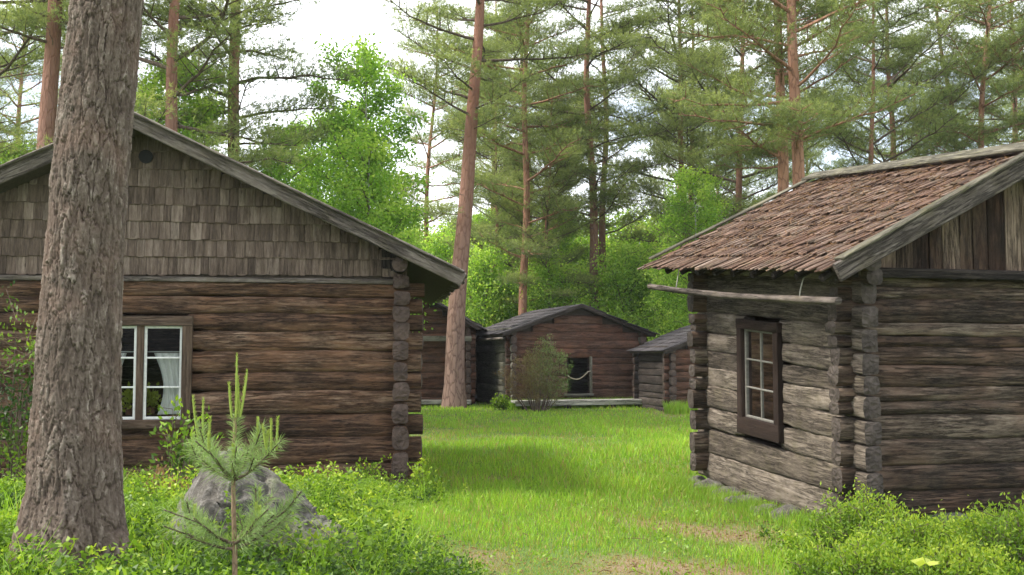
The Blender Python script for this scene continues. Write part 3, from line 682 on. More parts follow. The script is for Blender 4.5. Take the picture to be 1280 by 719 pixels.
pl = thing('porch_step', m15 @ Vector((-.2, -.85, 0)), R(14), 'long pale plank step along the front of the low brown cabin', 'step')
mb = MB(); mb.beam((0, 0, .21), (4.25, .0, .22), .5, .07, up=(0, 0, 1), wob=.006, tint=.9); mb.beam((0.03, -.22, .15), (4.2, -.22, .16), .05, .1, tint=.8); mb.build('plank', W_PLANK, pl)
for x in (.3, 1.6, 2.9, 3.9): mb = MB(); mb.beam((x, -.18, 0.06), (x, .3, 0.06), .14, .24, round_=2.4, tint=.2); mb.build('support', W_DARK, pl)
pq = thing('eave_pole', m15 @ Vector((-.45, -.6, 1.98)), R(15), 'thin pole sticking out below the left eave of the low brown cabin', 'pole')
mb = MB(); mb.beam((0, 0, 0), (0, 4.6, -.02), .07, .07, round_=2., wob=.005, tint=.7); mb.build('shaft', W_GREY, pq)
c2 = far_cabin('log_shed', ((838-640)/F_PX*27.6, 27.6), R(11), 3.2, 2.6, .0, 1.66, 2.32, 'small dark log shed with violet grey roof partly behind the grey cabin', door=None, mats=(W_FAR, W_DARK), nlog=8, ovs=.25, ovf=.25)
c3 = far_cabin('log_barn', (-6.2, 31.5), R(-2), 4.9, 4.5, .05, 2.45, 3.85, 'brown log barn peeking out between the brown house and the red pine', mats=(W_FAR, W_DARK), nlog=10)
mb = MB(); mb.beam((2.6, -.22, 2.0), (5.0, -.22, 2.0), .14, .16, tint=.9, wob=.01); mb.build('rail', W_FARSIDE, c3)
mb = MB(); mb.beam((2.6, -.35, .12), (5.0, -.35, .12), .3, .12, tint=.9, wob=.01); mb.build('sill_beam', W_PLANK, c3)

# ------------------------------------------------------------------ trees
def needles(mb, C, D, n, L, wd, tint, mat=0, spread=.9):
    K = len(C); C = np.repeat(C, n, 0); D = np.repeat(D, n, 0); tint = np.repeat(np.broadcast_to(tint, (K,)), n)
    r = runit(K*n); nd = D*.75+r*spread; nd /= np.linalg.norm(nd, axis=1)[:, None]
    base = C+D*(rng.random((K*n, 1))*L*.7); sdv = np.cross(nd, runit(K*n)); sdv /= np.linalg.norm(sdv, axis=1)[:, None]+1e-9
    LL = L*(.7+.5*rng.random((K*n, 1)))
    P = np.stack([base-sdv*wd/2, base+sdv*wd/2, base+nd*LL], 1)
    b = mb.verts(P.reshape(-1, 3), None, np.repeat(np.clip(tint+rng.normal(size=K*n)*.08, 0, 1), 3)); i = b+np.arange(K*n)*3
    mb.tris(np.stack([i, i+1, i+2], -1), mat, False)
def bez(p, d0, L, rise, n=7, curl=0.):
    t_ = np.linspace(0, 1, n)[:, None]; side = np.cross(d0, [0, 0, 1.])
    q = p+d0*L*t_+np.array([0, 0, 1.])*(rise*L*(t_**2))+side*curl*L*(t_**2)
    return q+rng.normal(size=(n, 3))*L*.018*t_
def pine_proto(name, seed, H, r0, hb, nb, bl, dead=4, bk=None, wig=.12, dens=1.0, lean_top=0., nshoot=13, droop=.0, tintc=.5):
    """Scots pine: bare trunk, crooked limbs, needle tufts in flattened pads"""
    global rng
    old = rng; rng = np.random.default_rng(seed)
    root = bpy.data.objects.new(name, None); COL.objects.link(root)
    nz = 44; zz = np.linspace(-.25, H, nz)
    cx = lambda z: wig*np.sin(z*.33+seed)*np.clip(z/6, 0, 1)+wig*.4*np.sin(z*.9+seed*2)*np.clip(z/4, 0, 1)
    cy = lambda z: wig*np.cos(z*.27+seed*1.7)*np.clip(z/6, 0, 1)
    rad = r0*(1-.82*np.clip(zz/H, 0, 1)**.9)+r0*.35*np.exp(-np.maximum(zz, 0)*2.6)
    mb = MB(); mb.tube(np.stack([cx(zz)-cx(0.), cy(zz)-cy(0.)*0-cy(0.)*1, zz], -1), rad, 14); tk = mb.build('trunk', bk or B_PINE, root)
    br = MB(); cr = MB(); CC = []; DD = []; TT = []
    for k in range(nb+dead):
        dd = k >= nb
        h = hb+(H-hb)*((k+rng.random())/nb)**1.05 if not dd else hb*(.55+.6*rng.random())
        if h > H-.1: h = H-.1
        f = (h-hb)/(H-hb); az = k*2.399+rng.normal()*.5
        Lb = bl*(.62+.55*math.sin(math.pi*min(1, max(0, f)*.85+.12)))*(.7+.5*rng.random())*(1 if not dd else .4+.3*rng.random())
        if f > .85: Lb *= .55
        d0 = np.array([math.cos(az), math.sin(az), .10+.35*f+rng.normal()*.15-droop]); d0 /= np.linalg.norm(d0)
        p = np.array([cx(h)-cx(0.), cy(h)-cy(0.), h]); q = bez(p, d0, Lb, .10+rng.normal()*.14-droop*.5, 8, rng.normal()*.25)
        rb = (.012+.012*Lb)*(1 if not dd else .6)
        br.tube(q, np.linspace(rb, rb*.25, 8), 6)
        if dd and rng.random() < .8: continue
        ns = int(5+Lb*2.6)
        for j in range(ns):
            t0 = .28+.72*(j+rng.random()*.8)/ns; t0 = min(t0, 1.); i0 = t0*7; a = int(min(6, i0)); pp = q[a]+(q[a+1]-q[a])*(i0-a)
            dr = q[a+1]-q[a]; dr /= np.linalg.norm(dr); sdv = np.cross(dr, [0, 0, 1.])*(1 if j % 2 else -1)
            ds_ = dr*.55+sdv*(.8+rng.random()*.4)+np.array([0, 0, .15+rng.normal()*.2]); ds_ /= np.linalg.norm(ds_)
            Ls = (.25+.30*Lb*(1.1-t0))*(.7+.6*rng.random()); qq = bez(pp, ds_, Ls, .15, 4)
            br.tube(qq, np.linspace(rb*.4, .004, 4), 4)
            nc = max(2, int(Ls/.22)); tc_ = .5+rng.normal()*.16
            for c_ in range(nc+1):
                u = .3+.7*c_/nc; cc = qq[0]+(qq[-1]-qq[0])*u+[0, 0, .03]
                K = max(3, int(nshoot*dens*(.6+.8*rng.random())))
                off = rng.normal(size=(K, 3))*[.17, .17, .085]
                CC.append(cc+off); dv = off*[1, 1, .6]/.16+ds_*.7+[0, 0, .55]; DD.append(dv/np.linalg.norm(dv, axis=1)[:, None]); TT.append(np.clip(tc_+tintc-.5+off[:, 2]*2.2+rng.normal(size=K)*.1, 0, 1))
    br.build('branches', bk if bk is B_ORANGE else B_DARK, root)
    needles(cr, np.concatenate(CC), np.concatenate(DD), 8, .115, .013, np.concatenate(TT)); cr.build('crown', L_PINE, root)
    rng = old
    return root
def leafy_proto(name, seed, H, r0, hb, nb, bl, leafn=22000, ls=.062, lm=None, bk=None, up_=.9, blob=.22, dens=None):
    """birch or rowan: thin stem, ascending twigs, small leaves in loose sprays"""
    global rng
    old = rng; rng = np.random.default_rng(seed)
    root = bpy.data.objects.new(name, None); COL.objects.link(root)
    zz = np.linspace(-.2, H, 24); ph = rng.random()*6
    cx = lambda z: .10*np.sin(z*.5+ph)*np.clip(z/3, 0, 1); cy = lambda z: .10*np.cos(z*.4+ph)*np.clip(z/3, 0, 1)
    mb = MB(); mb.tube(np.stack([cx(zz), cy(zz), zz], -1), r0*(1-.9*np.clip(zz/H, 0, 1))+.004, 10); mb.build('trunk', bk or B_BIRCH, root)
    br = MB(); PT = []; WT = []; TT = []
    for k in range(nb):
        h = hb+(H-hb)*((k+rng.random())/nb)*.98; f = (h-hb)/(H-hb); az = k*2.399+rng.normal()*.4
        Lb = bl*(.35+.75*math.sin(math.pi*min(1, f*.8+.18)))*(.65+.6*rng.random())
        d0 = np.array([math.cos(az), math.sin(az), up_*(.5+rng.random()*.8)]); d0 /= np.linalg.norm(d0)
        q = bez(np.array([cx(h), cy(h), h]), d0, Lb, -.12+rng.normal()*.12, 8, rng.normal()*.2); rb = .008+.009*Lb
        br.tube(q, np.linspace(rb, .003, 8), 5); tb = .5+rng.normal()*.2
        for j in range(int(5+Lb*4)):
            t0 = .2+.8*rng.random(); a = int(min(6, t0*7)); pp = q[a]; dr = runit(1)[0]*[1, 1, .5]+d0*.4+[0, 0, -.15]
            Ls = (.2+.3*Lb*(1.15-t0)); q2 = bez(pp, dr/np.linalg.norm(dr), Ls, -.15, 4); br.tube(q2, np.linspace(.005, .002, 4), 3)
            for c_ in range(3): PT.append(q2[1+c_]); WT.append(1); TT.append(tb+rng.normal()*.12)
    PT = np.array(PT); TT = np.array(TT); idx = rng.integers(0, len(PT), leafn)
    off = rng.normal(size=(leafn, 3))*blob*.75*[1, 1, .8]; C = PT[idx]+off
    D = off/blob*.4+runit(leafn)+[0, 0, -.25]
    cr = MB(); leafquads(cr, C, D, ls*(.7+.6*rng.random(leafn)), ls*.72, np.clip(TT[idx]+off[:, 2]/blob*.12+rng.normal(size=leafn)*.12, 0, 1))
    br.build('branches', B_DARK, root); cr.build('crown', lm or L_BIRCH, root)
    rng = old
    return root
used = set()
def put(proto, x, y, rz, sc, label, cat='tree', group=None, lean=(0, 0), z=None, sxy=None):
    o = proto if proto.name not in used and not proto.get('label') else copy_tree(proto)
    used.add(proto.name)
    o.location = (x, y, float(gh(x, y)) if z is None else z); o.rotation_euler = (lean[0], lean[1], rz)
    s2 = sxy or sc; o.scale = (s2, s2, sc)
    for k in ('label', 'category', 'group'):
        if k in o: del o[k]
    tag(o, label, cat, group); return o
pA = pine_proto('pine_tree', 11, 19, .30, 8.2, 34, 2.7, dead=7)
pB = pine_proto('pine_tree', 12, 17, .17, 4.6, 40, 2.3, dead=5, wig=.22, bk=B_ORANGE)
pC = pine_proto('pine_tree', 13, 20, .21, 6.2, 46, 2.6, dead=5)
pD = pine_proto('pine_tree', 14, 18, .19, 3.6, 48, 2.9, dead=5, wig=.16)
pE = pine_proto('pine_tree', 15, 21, .23, 7.0, 46, 3.0, dead=6, bk=B_ORANGE)
def X(px, Y): return (px-640)/F_PX*Y
fg = 'pines behind the cabins'
ln = lambda px0, px1, Y, ppm=None: 0
def pine(proto, px, Y, rz, sc, label, tilt=0., group=fg, sxy=None):
    return put(proto, X(px, Y), Y, rz, sc, label, 'pine tree', group, (0, tilt), sxy=sxy)
pine(pA, 568, 30, 1.0, 1.0, 'tall straight red pine standing right of the brown house corner', R(4.6))
pine(pB, 652, 36, 2.2, 1.05, 'slender orange pine with crooked side limb just right of the tall red pine', R(-1.2))
pine(pC, 741, 38, .4, 1.0, 'grey brown pine rising directly behind the low brown cabin', 0.0)
pine(pC, 757, 43, 3.4, .98, 'darker pine standing close behind the one over the low cabin', 0.01)
pine(pD, 852, 44, 5.1, 1.1, 'dark stemmed bushy pine left of the grey cabin roof', R(1.2))
pine(pD, 868, 47, 1.7, 1.05, 'second dark stemmed pine left of the grey cabin roof', R(1.0))
pine(pE, 975, 31, 2.0, 1.0, 'left one of the two red pines above the reddish shake roof', 0.0)
pine(pE, 1000, 28, 4.0, 1.0, 'right one of the two red pines above the reddish shake roof', -.005)
pine(pB, 1192, 38, .2, 1.0, 'thin forked pine above the ridge of the grey cabin', 0.)
pine(pB, 1242, 36, 3.9, 1.05, 'thin straight orange pine above the right end of the cabin ridge', 0.)
pine(pC, 1277, 44, 5.0, .95, 'thin pine at the right picture edge above the cabin ridge', 0.)
pine(pA, 46, 22, 3.3, 1.0, 'orange barked pine behind the brown house roof left of the big trunk', R(-1.5), sxy=.85)
pine(pD, 210, 21, 1.3, .95, 'pine behind the brown house with drooping limbs right of the big trunk', R(2.))
pine(pD, -60, 25, 4.3, 1.0, 'pine beyond the left picture edge behind the brown house')
bg_ = 'further pines in the wood'
spots = [(690, 52, pD), (930, 40, pD), (1110, 38, pD), (1150, 56, pC), (620, 60, pE), (850, 70, pC), (1010, 60, pD), (1270, 66, pD), (130, 44, pC), (20, 50, pE), (-60, 56, pC), (240, 66, pC), (660, 44, pD), (1330, 50, pD), (1390, 60, pC), (1340, 36, pE), (895, 62, pD), (540, 50, pB)]
for k, (px, Y, p) in enumerate(spots):
    pine(p, px, Y, k*1.37, .9+.2*((k*37) % 10)/10, 'slender pine among the many trunks of the wood behind the cabins', (((k*53) % 7)-3)*.006, bg_)
lA = leafy_proto('birch_tree', 21, 8.5, .09, 2.0, 42, 1.7, 20000, .088, blob=.17)
lB = leafy_proto('birch_tree', 22, 7.0, .06, 1.2, 38, 1.35, 16000, .084, blob=.16)
lC = leafy_proto('deciduous_bush', 23, 3.6, .035, .3, 40, 1.2, 13000, .08, bk=B_DARK, blob=.25)
lD = leafy_proto('deciduous_bush', 24, 4.6, .05, .5, 42, 1.5, 15000, .09, bk=B_DARK, blob=.3)
def birch(proto, px, Y, rz, sc, lab, group='birches behind the cabins', tilt=0.): return put(proto, X(px, Y), Y, rz, sc, lab, 'birch', group, (0, tilt))
pine(pD, 688, 37, .3, .62, 'young bushy pine with low limbs left of the low cabin roof peak')
pine(pD, 618, 42, 2.6, .7, 'young bushy pine just behind the tall red pine')
pine(pD, 1095, 34, 1.1, .8, 'bushy pine behind the middle of the grey cabin ridge')
pine(pC, 292, 24, 2.2, .95, 'pine behind the brown house roof between the big trunk and the tall birch')
birch(lA, 450, 27, 0, 1.12, 'tall pale green birch behind the right slope of the brown house roof')
birch(lA, 400, 31, 2, 1.0, 'birch behind the brown house roof left of the tallest birch')
birch(lB, 462, 25, 1, 1.0, 'bright green birch behind the lower end of the brown house roof')
birch(lB, 350, 24, 3, .95, 'small birch behind the middle of the brown house roof slope')
birch(lA, 215, 23, 4, .95, 'bright birch right of the big trunk above the brown roof')
birch(lB, 5, 26, 1.5, .95, 'birch at the left picture edge above the brown house roof')
birch(lA, 868, 33, 5, .86, 'bright light green young birch just left of the grey cabin roof')
birch(lB, 700, 42, .7, 1.1, 'birch with deep green crown above the low brown cabin')
birch(lA, 615, 45, 1.9, .9, 'birch behind the tall red pine')
birch(lB, 815, 50, 2.9, 1.0, 'birch far back above the violet roofed shed')
for k, (px, Y, p, s_) in enumerate([(545, 36, lC, 1.1), (600, 38, lD, 1.1), (650, 39, lC, 1.2), (690, 37, lD, 1.), (735, 41, lC, 1.3), (780, 37, lD, 1.1), (820, 38, lC, 1.2), (850, 35, lD, .9), (880, 40, lD, 1.2), (620, 47, lD, 1.4), (560, 46, lD, 1.4), (680, 50, lD, 1.5), (740, 50, lD, 1.5), (800, 47, lD, 1.4), (860, 48, lD, 1.4), (920, 46, lD, 1.4), (530, 54, lD, 1.6), (980, 44, lD, 1.3), (1040, 46, lD, 1.4), (1100, 44, lD, 1.5), (1160, 46, lD, 1.4), (1220, 44, lD, 1.4), (1280, 48, lD, 1.5), (640, 62, lD, 2), (710, 64, lD, 2), (780, 60, lD, 2), (850, 62, lD, 2), (920, 64, lD, 2), (990, 60, lD, 2), (1070, 62, lD, 2), (1150, 64, lD, 2), (1230, 62, lD, 2), (480, 40, lD, 1.4), (430, 46, lD, 1.6), (370, 40, lD, 1.4), (300, 38, lD, 1.5), (240, 40, lD, 1.5), (160, 40, lD, 1.5), (90, 36, lD, 1.4), (20, 38, lD, 1.5), (-50, 40, lD, 1.5), (560, 75, lD, 2.2), (480, 62, lD, 2), (400, 66, lD, 2)]):
    put(p, X(px, Y), Y, k*1.9, s_, 'leafy green bush in the undergrowth at the wood edge behind the cabins', 'bush', 'undergrowth bushes at the wood edge')

# distant wood: uncountable mass of trunks and crowns, one object
mb = MB(); old = rng; rng = np.random.default_rng(99)
for k in range(230):
    y = 88+rng.random()*70; x = (rng.random()-.5)*1.5*y; H = 10+rng.random()*6; zb = float(gh(x, y))
    mb.tube([(x, y, zb-.5), (x+.1, y, zb+H*.5), (x, y, zb+H)], np.array([.16, .11, .03]), 5, mat=1)
K = 60000; cy = 88+rng.random(K)*75; cx = (rng.random(K)-.5)*1.6*cy; cl = vn(cx*.35, cy*.35, 2.)
hh = rng.random(K)**1.7*13; keep = cl+vn(cx*.6, hh*.5, 5.)*.9 > .1-.9*(hh < 4.5); cx, cy, hh = cx[keep], cy[keep], hh[keep]
C = np.stack([cx, cy, gh(cx, cy)+hh], -1); leafquads(mb, C, runit(len(C))*[1, 1, .5], rng.uniform(.3, .6, len(C)), .34, np.clip(.35+rng.normal(size=len(C))*.2+(hh < 6)*.2, 0, 1))
o = mb.build('distant_wood', [L_BIRCH, B_DARK]); tag(o, 'far wood closing the view behind the cabins', 'wood', None, 'stuff'); rng = old

# ------------------------------------------------------------------ big foreground pine (bark plates modelled)
Yt = 5.2
def bark_plates(u, v, su, sv, wrapn):
    """distance-to-edge of an irregular plate pattern, wrapping around the trunk; u in cells round, v along"""
    iu, iv = np.floor(u).astype(int), np.floor(v).astype(int); f1 = np.full(u.shape, 9.); f2 = f1.copy(); cid = np.zeros(u.shape)
    for a in (-1, 0, 1):
        for b in (-1, 0, 1):
            cu, cv = iu+a, iv+b; wu = np.mod(cu, wrapn)
            jx = cu+.5+(_h(wu, cv, np.int64(3))-.5)*.9; jy = cv+.5+(_h(wu, cv, np.int64(7))-.5)*.9
            d = np.hypot(u-jx, v-jy); m_ = d < f1; f2 = np.where(m_, f1, np.minimum(f2, d)); cid = np.where(m_, _h(wu, cv, np.int64(11)), cid); f1 = np.where(m_, d, f1)
    return f2-f1, cid
ft = thing('pine_tree', (0, 0, 0), 0, 'massive grey barked pine trunk close by in front of the brown house', 'pine tree')
nv, nu = 900, 330; zz = np.linspace(-.35, 4.1, nv); th = np.linspace(0, 2*np.pi, nu, endpoint=False)
Z_, TH = np.meshgrid(zz, th, indexing='ij')
b0, b1, b2 = at(93, 700, Yt), at(100, 360, Yt), at(134, 0, Yt)
def tcx(z): return np.interp(z, [b0.z, b1.z, b2.z, 8], [b0.x, b1.x, b2.x, b2.x+.45])
zsm = np.linspace(-1, 19, 400); cxs = np.convolve(np.pad(tcx(zsm), 12, 'edge'), np.ones(25)/25, 'valid')
def tcx2(z): return np.interp(z, zsm, cxs)
def trad(z): return np.interp(z, [-.5, b0.z-.05, b0.z+.35, b1.z, b2.z, 6, 16], [.34, .262, .215, .183, .170, .155, .05])
wu = TH/(2*np.pi); c3, s3 = np.cos(TH), np.sin(TH)
wx = fbm(Z_*3.0, c3*2.6+4, s3*2.6, 6)*.9+.25*fbm(Z_*28, c3*24, s3*24, 3); wz = fbm(Z_*5, c3*7, s3*7+2, 6)*1.3
e1, id1 = bark_plates(wu*24+wx*.9, Z_*5.4+wz*.6, 0, 0, 24)
e2, id2 = bark_plates(wu*52+wx*1.8, Z_*15+wz*1.4, 0, 0, 52)
e3, id3 = bark_plates(wu*90+wx*2.6+wz, Z_*30+wz*2.2, 0, 0, 90)
g1 = sm(e1/.13); g2 = sm(e2/.15); g3 = sm(e3/.4)
rough_ = fbm(Z_*16, c3*12, s3*12, 4); rot_ = fbm(Z_*2.2, c3*2, s3*2, 3)
dep = .0135*g1*(.30+.70*id1)+.008*g2*(.1+.9*id2)+.0028*g3*(.3+id3)+.003*rough_+.003*fbm(Z_*9, TH*26, 0., 3)+.008*fbm(Z_*1.3, c3, s3, 2)
dep += .075*np.exp(-np.maximum(Z_-b0.z, 0)*4.5)*(np.cos(TH*5+1)*.5+.35)
rr = trad(Z_)-.012+dep
P = np.stack([tcx2(Z_)+rr*np.cos(TH), Yt+rr*np.sin(TH), Z_], -1)
tt = np.clip(.06+.26*g1*(.5+.5*g2)+.20*id1*g1+.36*id2**2*g2+.22*id3*g3+.30*rough_+.2*rot_, 0, 1)
mb = MB(); mb.grid(P[:, ::-1], None, tt[:, ::-1], 0, True, True)
zu = np.linspace(4.08, 17, 30); mb.tube(np.stack([tcx2(zu), np.full(30, Yt), zu], -1), trad(zu), 20, tint=.7)
B_BIG, t = newmat('old_pine_bark'); gco = t('ShaderNodeTexCoord').outputs['Object']; tn = t('ShaderNodeAttribute', attribute_name='tint').outputs['Fac']
n = t('ShaderNodeTexNoise', {'Vector': gco, 'Scale': 60.0, 'Detail': 6.0, 'Roughness': .72}).outputs['Fac']
mpz = t('ShaderNodeMapping', {'Vector': gco, 'Scale': (30, 30, 9)}); ns = t('ShaderNodeTexNoise', {'Vector': mpz.outputs[0], 'Scale': 1.4, 'Detail': 5.0, 'Roughness': .65}).outputs['Fac']
nb = t('ShaderNodeTexNoise', {'Vector': gco, 'Scale': 4.0, 'Detail': 3.0}).outputs['Fac']
f_ = t.math('ADD', t.math('MULTIPLY', tn, .62), t.math('MULTIPLY', t.math('SUBTRACT', ns, .5), .9)); f_ = t.math('ADD', f_, t.math('MULTIPLY', t.math('SUBTRACT', n, .5), .5), clamp=True)
c = t.ramp(f_, [(.0, (.055, .041, .033)), (.25, (.095, .071, .056)), (.5, (.145, .114, .092)), (.85, (.34, .29, .245))])
c = t.mix(t.ramp(nb, [(.5, (0, 0, 0)), (.7, (.35, .35, .35))]), c, (.20, .125, .095))
finish(B_BIG, t, c, .92, t.math('ADD', t.math('MULTIPLY', n, .6), ns), .9, .008, .15)
mb.build('trunk', B_BIG, ft)
# its crown is far above the picture
for ch in list(pA.children):
    if ch.name.startswith('branches') or ch.name.startswith('crown'):
        c = ch.copy(); COL.objects.link(c); c.parent = ft; c.location = (tcx2(10.), Yt, -.5)

# ------------------------------------------------------------------ boulder
bp = at(316, 640, 5.75)
rock('boulder', (bp.x, 5.75, float(gh(bp.x, 5.75))+.02), .64, .46, .63, 5.3, 'grey lichened boulder with pointed top behind the small pine', 'rock', None,
     [(.62, -.35, .72, .46), (-.9, -.3, .5, .60), (.1, -1, .28, .52), (.5, .5, .8, .6), (-.5, -.5, .9, .66), (1, -.1, .05, .82), (-.1, -.7, .9, .72), (.4, -.9, .5, .52), (-.95, -.2, .1, .78)], 190, .22)
rock('stone', rloc(568, 6.9, .0), .07, .09, .06, 9.1, 'small pale stone in the grass at the bottom middle', 'stone', None, (), 20)

# ------------------------------------------------------------------ small foreground pine
sp = at(291, 760, 4.25); zg = float(gh(sp.x, 4.25))
sap = thing('pine_sapling', (sp.x, 4.25, zg), 0, 'small young pine with upright pale candles in front of the boulder', 'sapling')
zl = lambda y: at(291, y, 4.25).z-zg
sx_ = lambda px: (px-291)/F_PX*4.25
mb = MB(); top = zl(520)
zs_ = np.linspace(-.05, top, 16); mb.tube(np.stack([.006*np.sin(zs_*7), .004*np.cos(zs_*6), zs_], -1), np.linspace(.0125, .007, 16), 10); mb.build('trunk', bark('sapling_bark', (.24, .16, .10), (.11, .07, .045), (.30, .21, .14), None, 5, .003), sap)
brb = MB(); nd = MB(); cd = MB()
def needle_run(p0, p1, n, L=.055, r=None, tint=.5, fwd=.6):
    p0, p1 = np.array(p0, float), np.array(p1, float); d = (p1-p0); d /= np.linalg.norm(d)
    C = p0+(p1-p0)*rng.random((n, 1)); ru = runit(n); ru -= (ru@d)[:, None]*d*.8; D = d*fwd+ru; D /= np.linalg.norm(D, axis=1)[:, None]
    s_ = np.cross(D, runit(n)); s_ /= np.linalg.norm(s_, axis=1)[:, None]; LL = L*(.7+.5*rng.random((n, 1))); w_ = .0016
    mid = C+D*LL*.5+[0, 0, .002]; P = np.stack([C-s_*w_/2, C+s_*w_/2, mid+s_*w_/2, mid-s_*w_/2], 1)
    b = nd.verts(P.reshape(-1, 3), None, tint+.25*rng.normal()*0+.0); i = b+np.arange(n)*4; nd.quads(np.stack([i, i+1, i+2, i+3], -1), 0, False)
    tip = C+D*LL-[0, 0, .004]; P = np.stack([mid-s_*w_/2, mid+s_*w_/2, tip], 1); b = nd.verts(P.reshape(-1, 3), None, np.clip(tint+.15, 0, 1)); i = b+np.arange(n)*3; nd.tris(np.stack([i, i+1, i+2], -1), 0, False)
def candle(p, h, lean=(0, 0), r=.0045):
    p = np.array(p, float); t_ = np.linspace(0, 1, 9)[:, None]; q = p+np.array([lean[0]*h, lean[1]*h, h])*t_+np.array([lean[0], lean[1], 0])*-.4*h*t_*(t_-1)
    cd.tube(q, r*np.array([.8, 1, 1.05, 1, .95, .9, .8, .65, .2]), 8, tint=.5)
    n = 160; C = q[0]+(q[-1]-q[0])*rng.random((n, 1)); ru = runit(n)*[1, 1, .3]+[0, 0, 1.3]; leafquads(cd, C, ru, .016, .002, rng.random(n))
for dx, dy, h, l in ((0, 0, zl(441)-top, .0), (.012, .01, zl(470)-top, -.06), (.02, -.012, zl(462)-top+.0, .14), (-.014, -.01, zl(478)-top, -.10), (.004, -.014, zl(490)-top, .03)): candle((dx, dy, top-.005), h, (l, 0))
needle_run((0, 0, top-.16), (0, 0, top), 300, .05, tint=.6); needle_run((0, 0, top-.36), (0, 0, top-.16), 120, .05, tint=.4)
def limb(z0, px, py, dy, ncan, ch, tint=.55, dens=170):
    p1 = np.array([sx_(px), dy, zl(py)]); p0 = np.array([0, 0, z0]); m_ = (p0+p1)/2-[0, 0, .03]; t_ = np.linspace(0, 1, 9)[:, None]
    q = (1-t_)**2*p0+2*t_*(1-t_)*m_+t_**2*p1; brb.tube(q, np.linspace(.007, .004, 9), 7)
    for k in range(8): needle_run(q[k], q[k+1], int(dens*(.4+.6*(k/7))/8*1.3), .072, tint=tint)
    for j in range(3):
        k = 3+j*2; sd_ = np.array([.03*rng.normal(), .06*(1 if j % 2 else -1), .03]); e_ = q[k]+(p1-p0)*.28+sd_; brb.tube([q[k], (q[k]+e_)/2, e_], .003, 5); needle_run(q[k], e_, int(dens*.5), .055, tint=tint)
        if ncan > 1 and ch > .03 and j == 1: candle(e_, ch*.45, (rng.normal()*.1, 0), .0035)
    for c_ in range(ncan): candle(p1+[(c_-ncan/2+.5)*.022, rng.normal()*.01, 0], ch*(.65+.35*rng.random()), ((c_-ncan/2)*.10+rng.normal()*.05, 0), .004)
z1 = zl(600)
limb(z1, 244, 548, .03, 2, .17); limb(z1, 338, 562, -.02, 3, .15); limb(z1+.01, 312, 550, .1, 1, .10); limb(z1, 268, 560, -.11, 1, .07); limb(z1, 300, 565, -.12, 1, .05)
limb(z1, 225, 570, .12, 1, .09, .45)
z2 = zl(680)
limb(z2, 225, 640, .04, 1, .06, .45, 200); limb(z2, 365, 628, .02, 1, .07, .5, 210); limb(z2, 330, 640, -.14, 2, .05, .55, 190); limb(z2, 255, 640, -.15, 1, .05, .55, 190); limb(z2, 310, 630, .16, 1, .04, .5, 160); limb(z2-.02, 240, 660, -.1, 0, .0, .45, 160); limb(z2-.02, 345, 655, .12, 0, 0, .45, 150)
brb.build('branches', B_DARK, sap); nd.build('needles', L_SAP, sap); cd.build('candles', L_CAND, sap)

# ------------------------------------------------------------------ juniper before the low cabin
def shrub_cloud(name, loc, rx, ry, h, nst, nl, ls, lw, mat, lab, cat='shrub', seed=0, up=.8, twig=.05, group=None, tintf=None, flat=1., stems=B_DARK):
    global rng
    old = rng; rng = np.random.default_rng(seed)
    root = thing(name, loc, 0, lab, cat, group); st_ = MB(); PT = []; DT = []
    for k in range(nst):
        a = rng.random()*2*np.pi; q_ = rng.random()**.6; hh = h*(1-.45*q_**2)*(.65+.45*rng.random())
        e = np.array([math.cos(a)*rx*q_, math.sin(a)*ry*q_, hh]); s0 = np.array([e[0]*.3, e[1]*.3, -.03]); m_ = s0*.5+e*.5+np.array([e[0]*.1, e[1]*.1, hh*.06]); t_ = np.linspace(0, 1, 7)[:, None]
        q = (1-t_)**2*s0+2*t_*(1-t_)*m_+t_**2*e; st_.tube(q, np.linspace(.004+h*.006, .0015, 7), 5)
        for j in range(2, 7): PT.append(q[j]); DT.append(q[j]-q[j-1])
        for j in range(5):
            i = rng.integers(2, 7); d = runit(1)[0]*[1, 1, .5]+[0, 0, .5]; e2 = q[i]+d*h*.16*(.5+rng.random()); st_.tube([q[i], (q[i]+e2)/2, e2], .0015+h*.0008, 4); PT += [e2, (q[i]+e2)/2]; DT += [d, d]
    PT = np.array(PT); DT = np.array(DT); DT /= np.linalg.norm(DT, axis=1)[:, None]
    i = rng.integers(0, len(PT), nl); C = PT[i]+rng.normal(size=(nl, 3))*twig*[1, 1, flat]; C = C[C[:, 2] > .0]; i = i[:len(C)]
    D = DT[i]*.8+runit(len(C))*.8+[0, 0, .25]; tn_ = np.clip(.15+.6*C[:, 2]/h*.9+rng.normal(size=len(C))*.16, 0, 1) if tintf is None else np.clip(tintf(C)+rng.normal(size=len(C))*.12, 0, 1)
    cr = MB(); leafquads(cr, C, D, ls*(.7+.6*rng.random(len(C))), lw, tn_)
    st_.build('stems', stems, root); cr.build('foliage', mat, root); rng = old; return root
shrub_cloud('juniper', (X(672, 28.4), 28.4, 0), .95, .6, 1.75, 34, 11000, .06, .016, L_JUN, 'brownish green juniper bush in front of the low brown cabin', 'juniper', 31, twig=.05, tintf=lambda C: .30+.45*(C[:, 0]/.85)*.7+.2*(C[:, 2]/1.7))
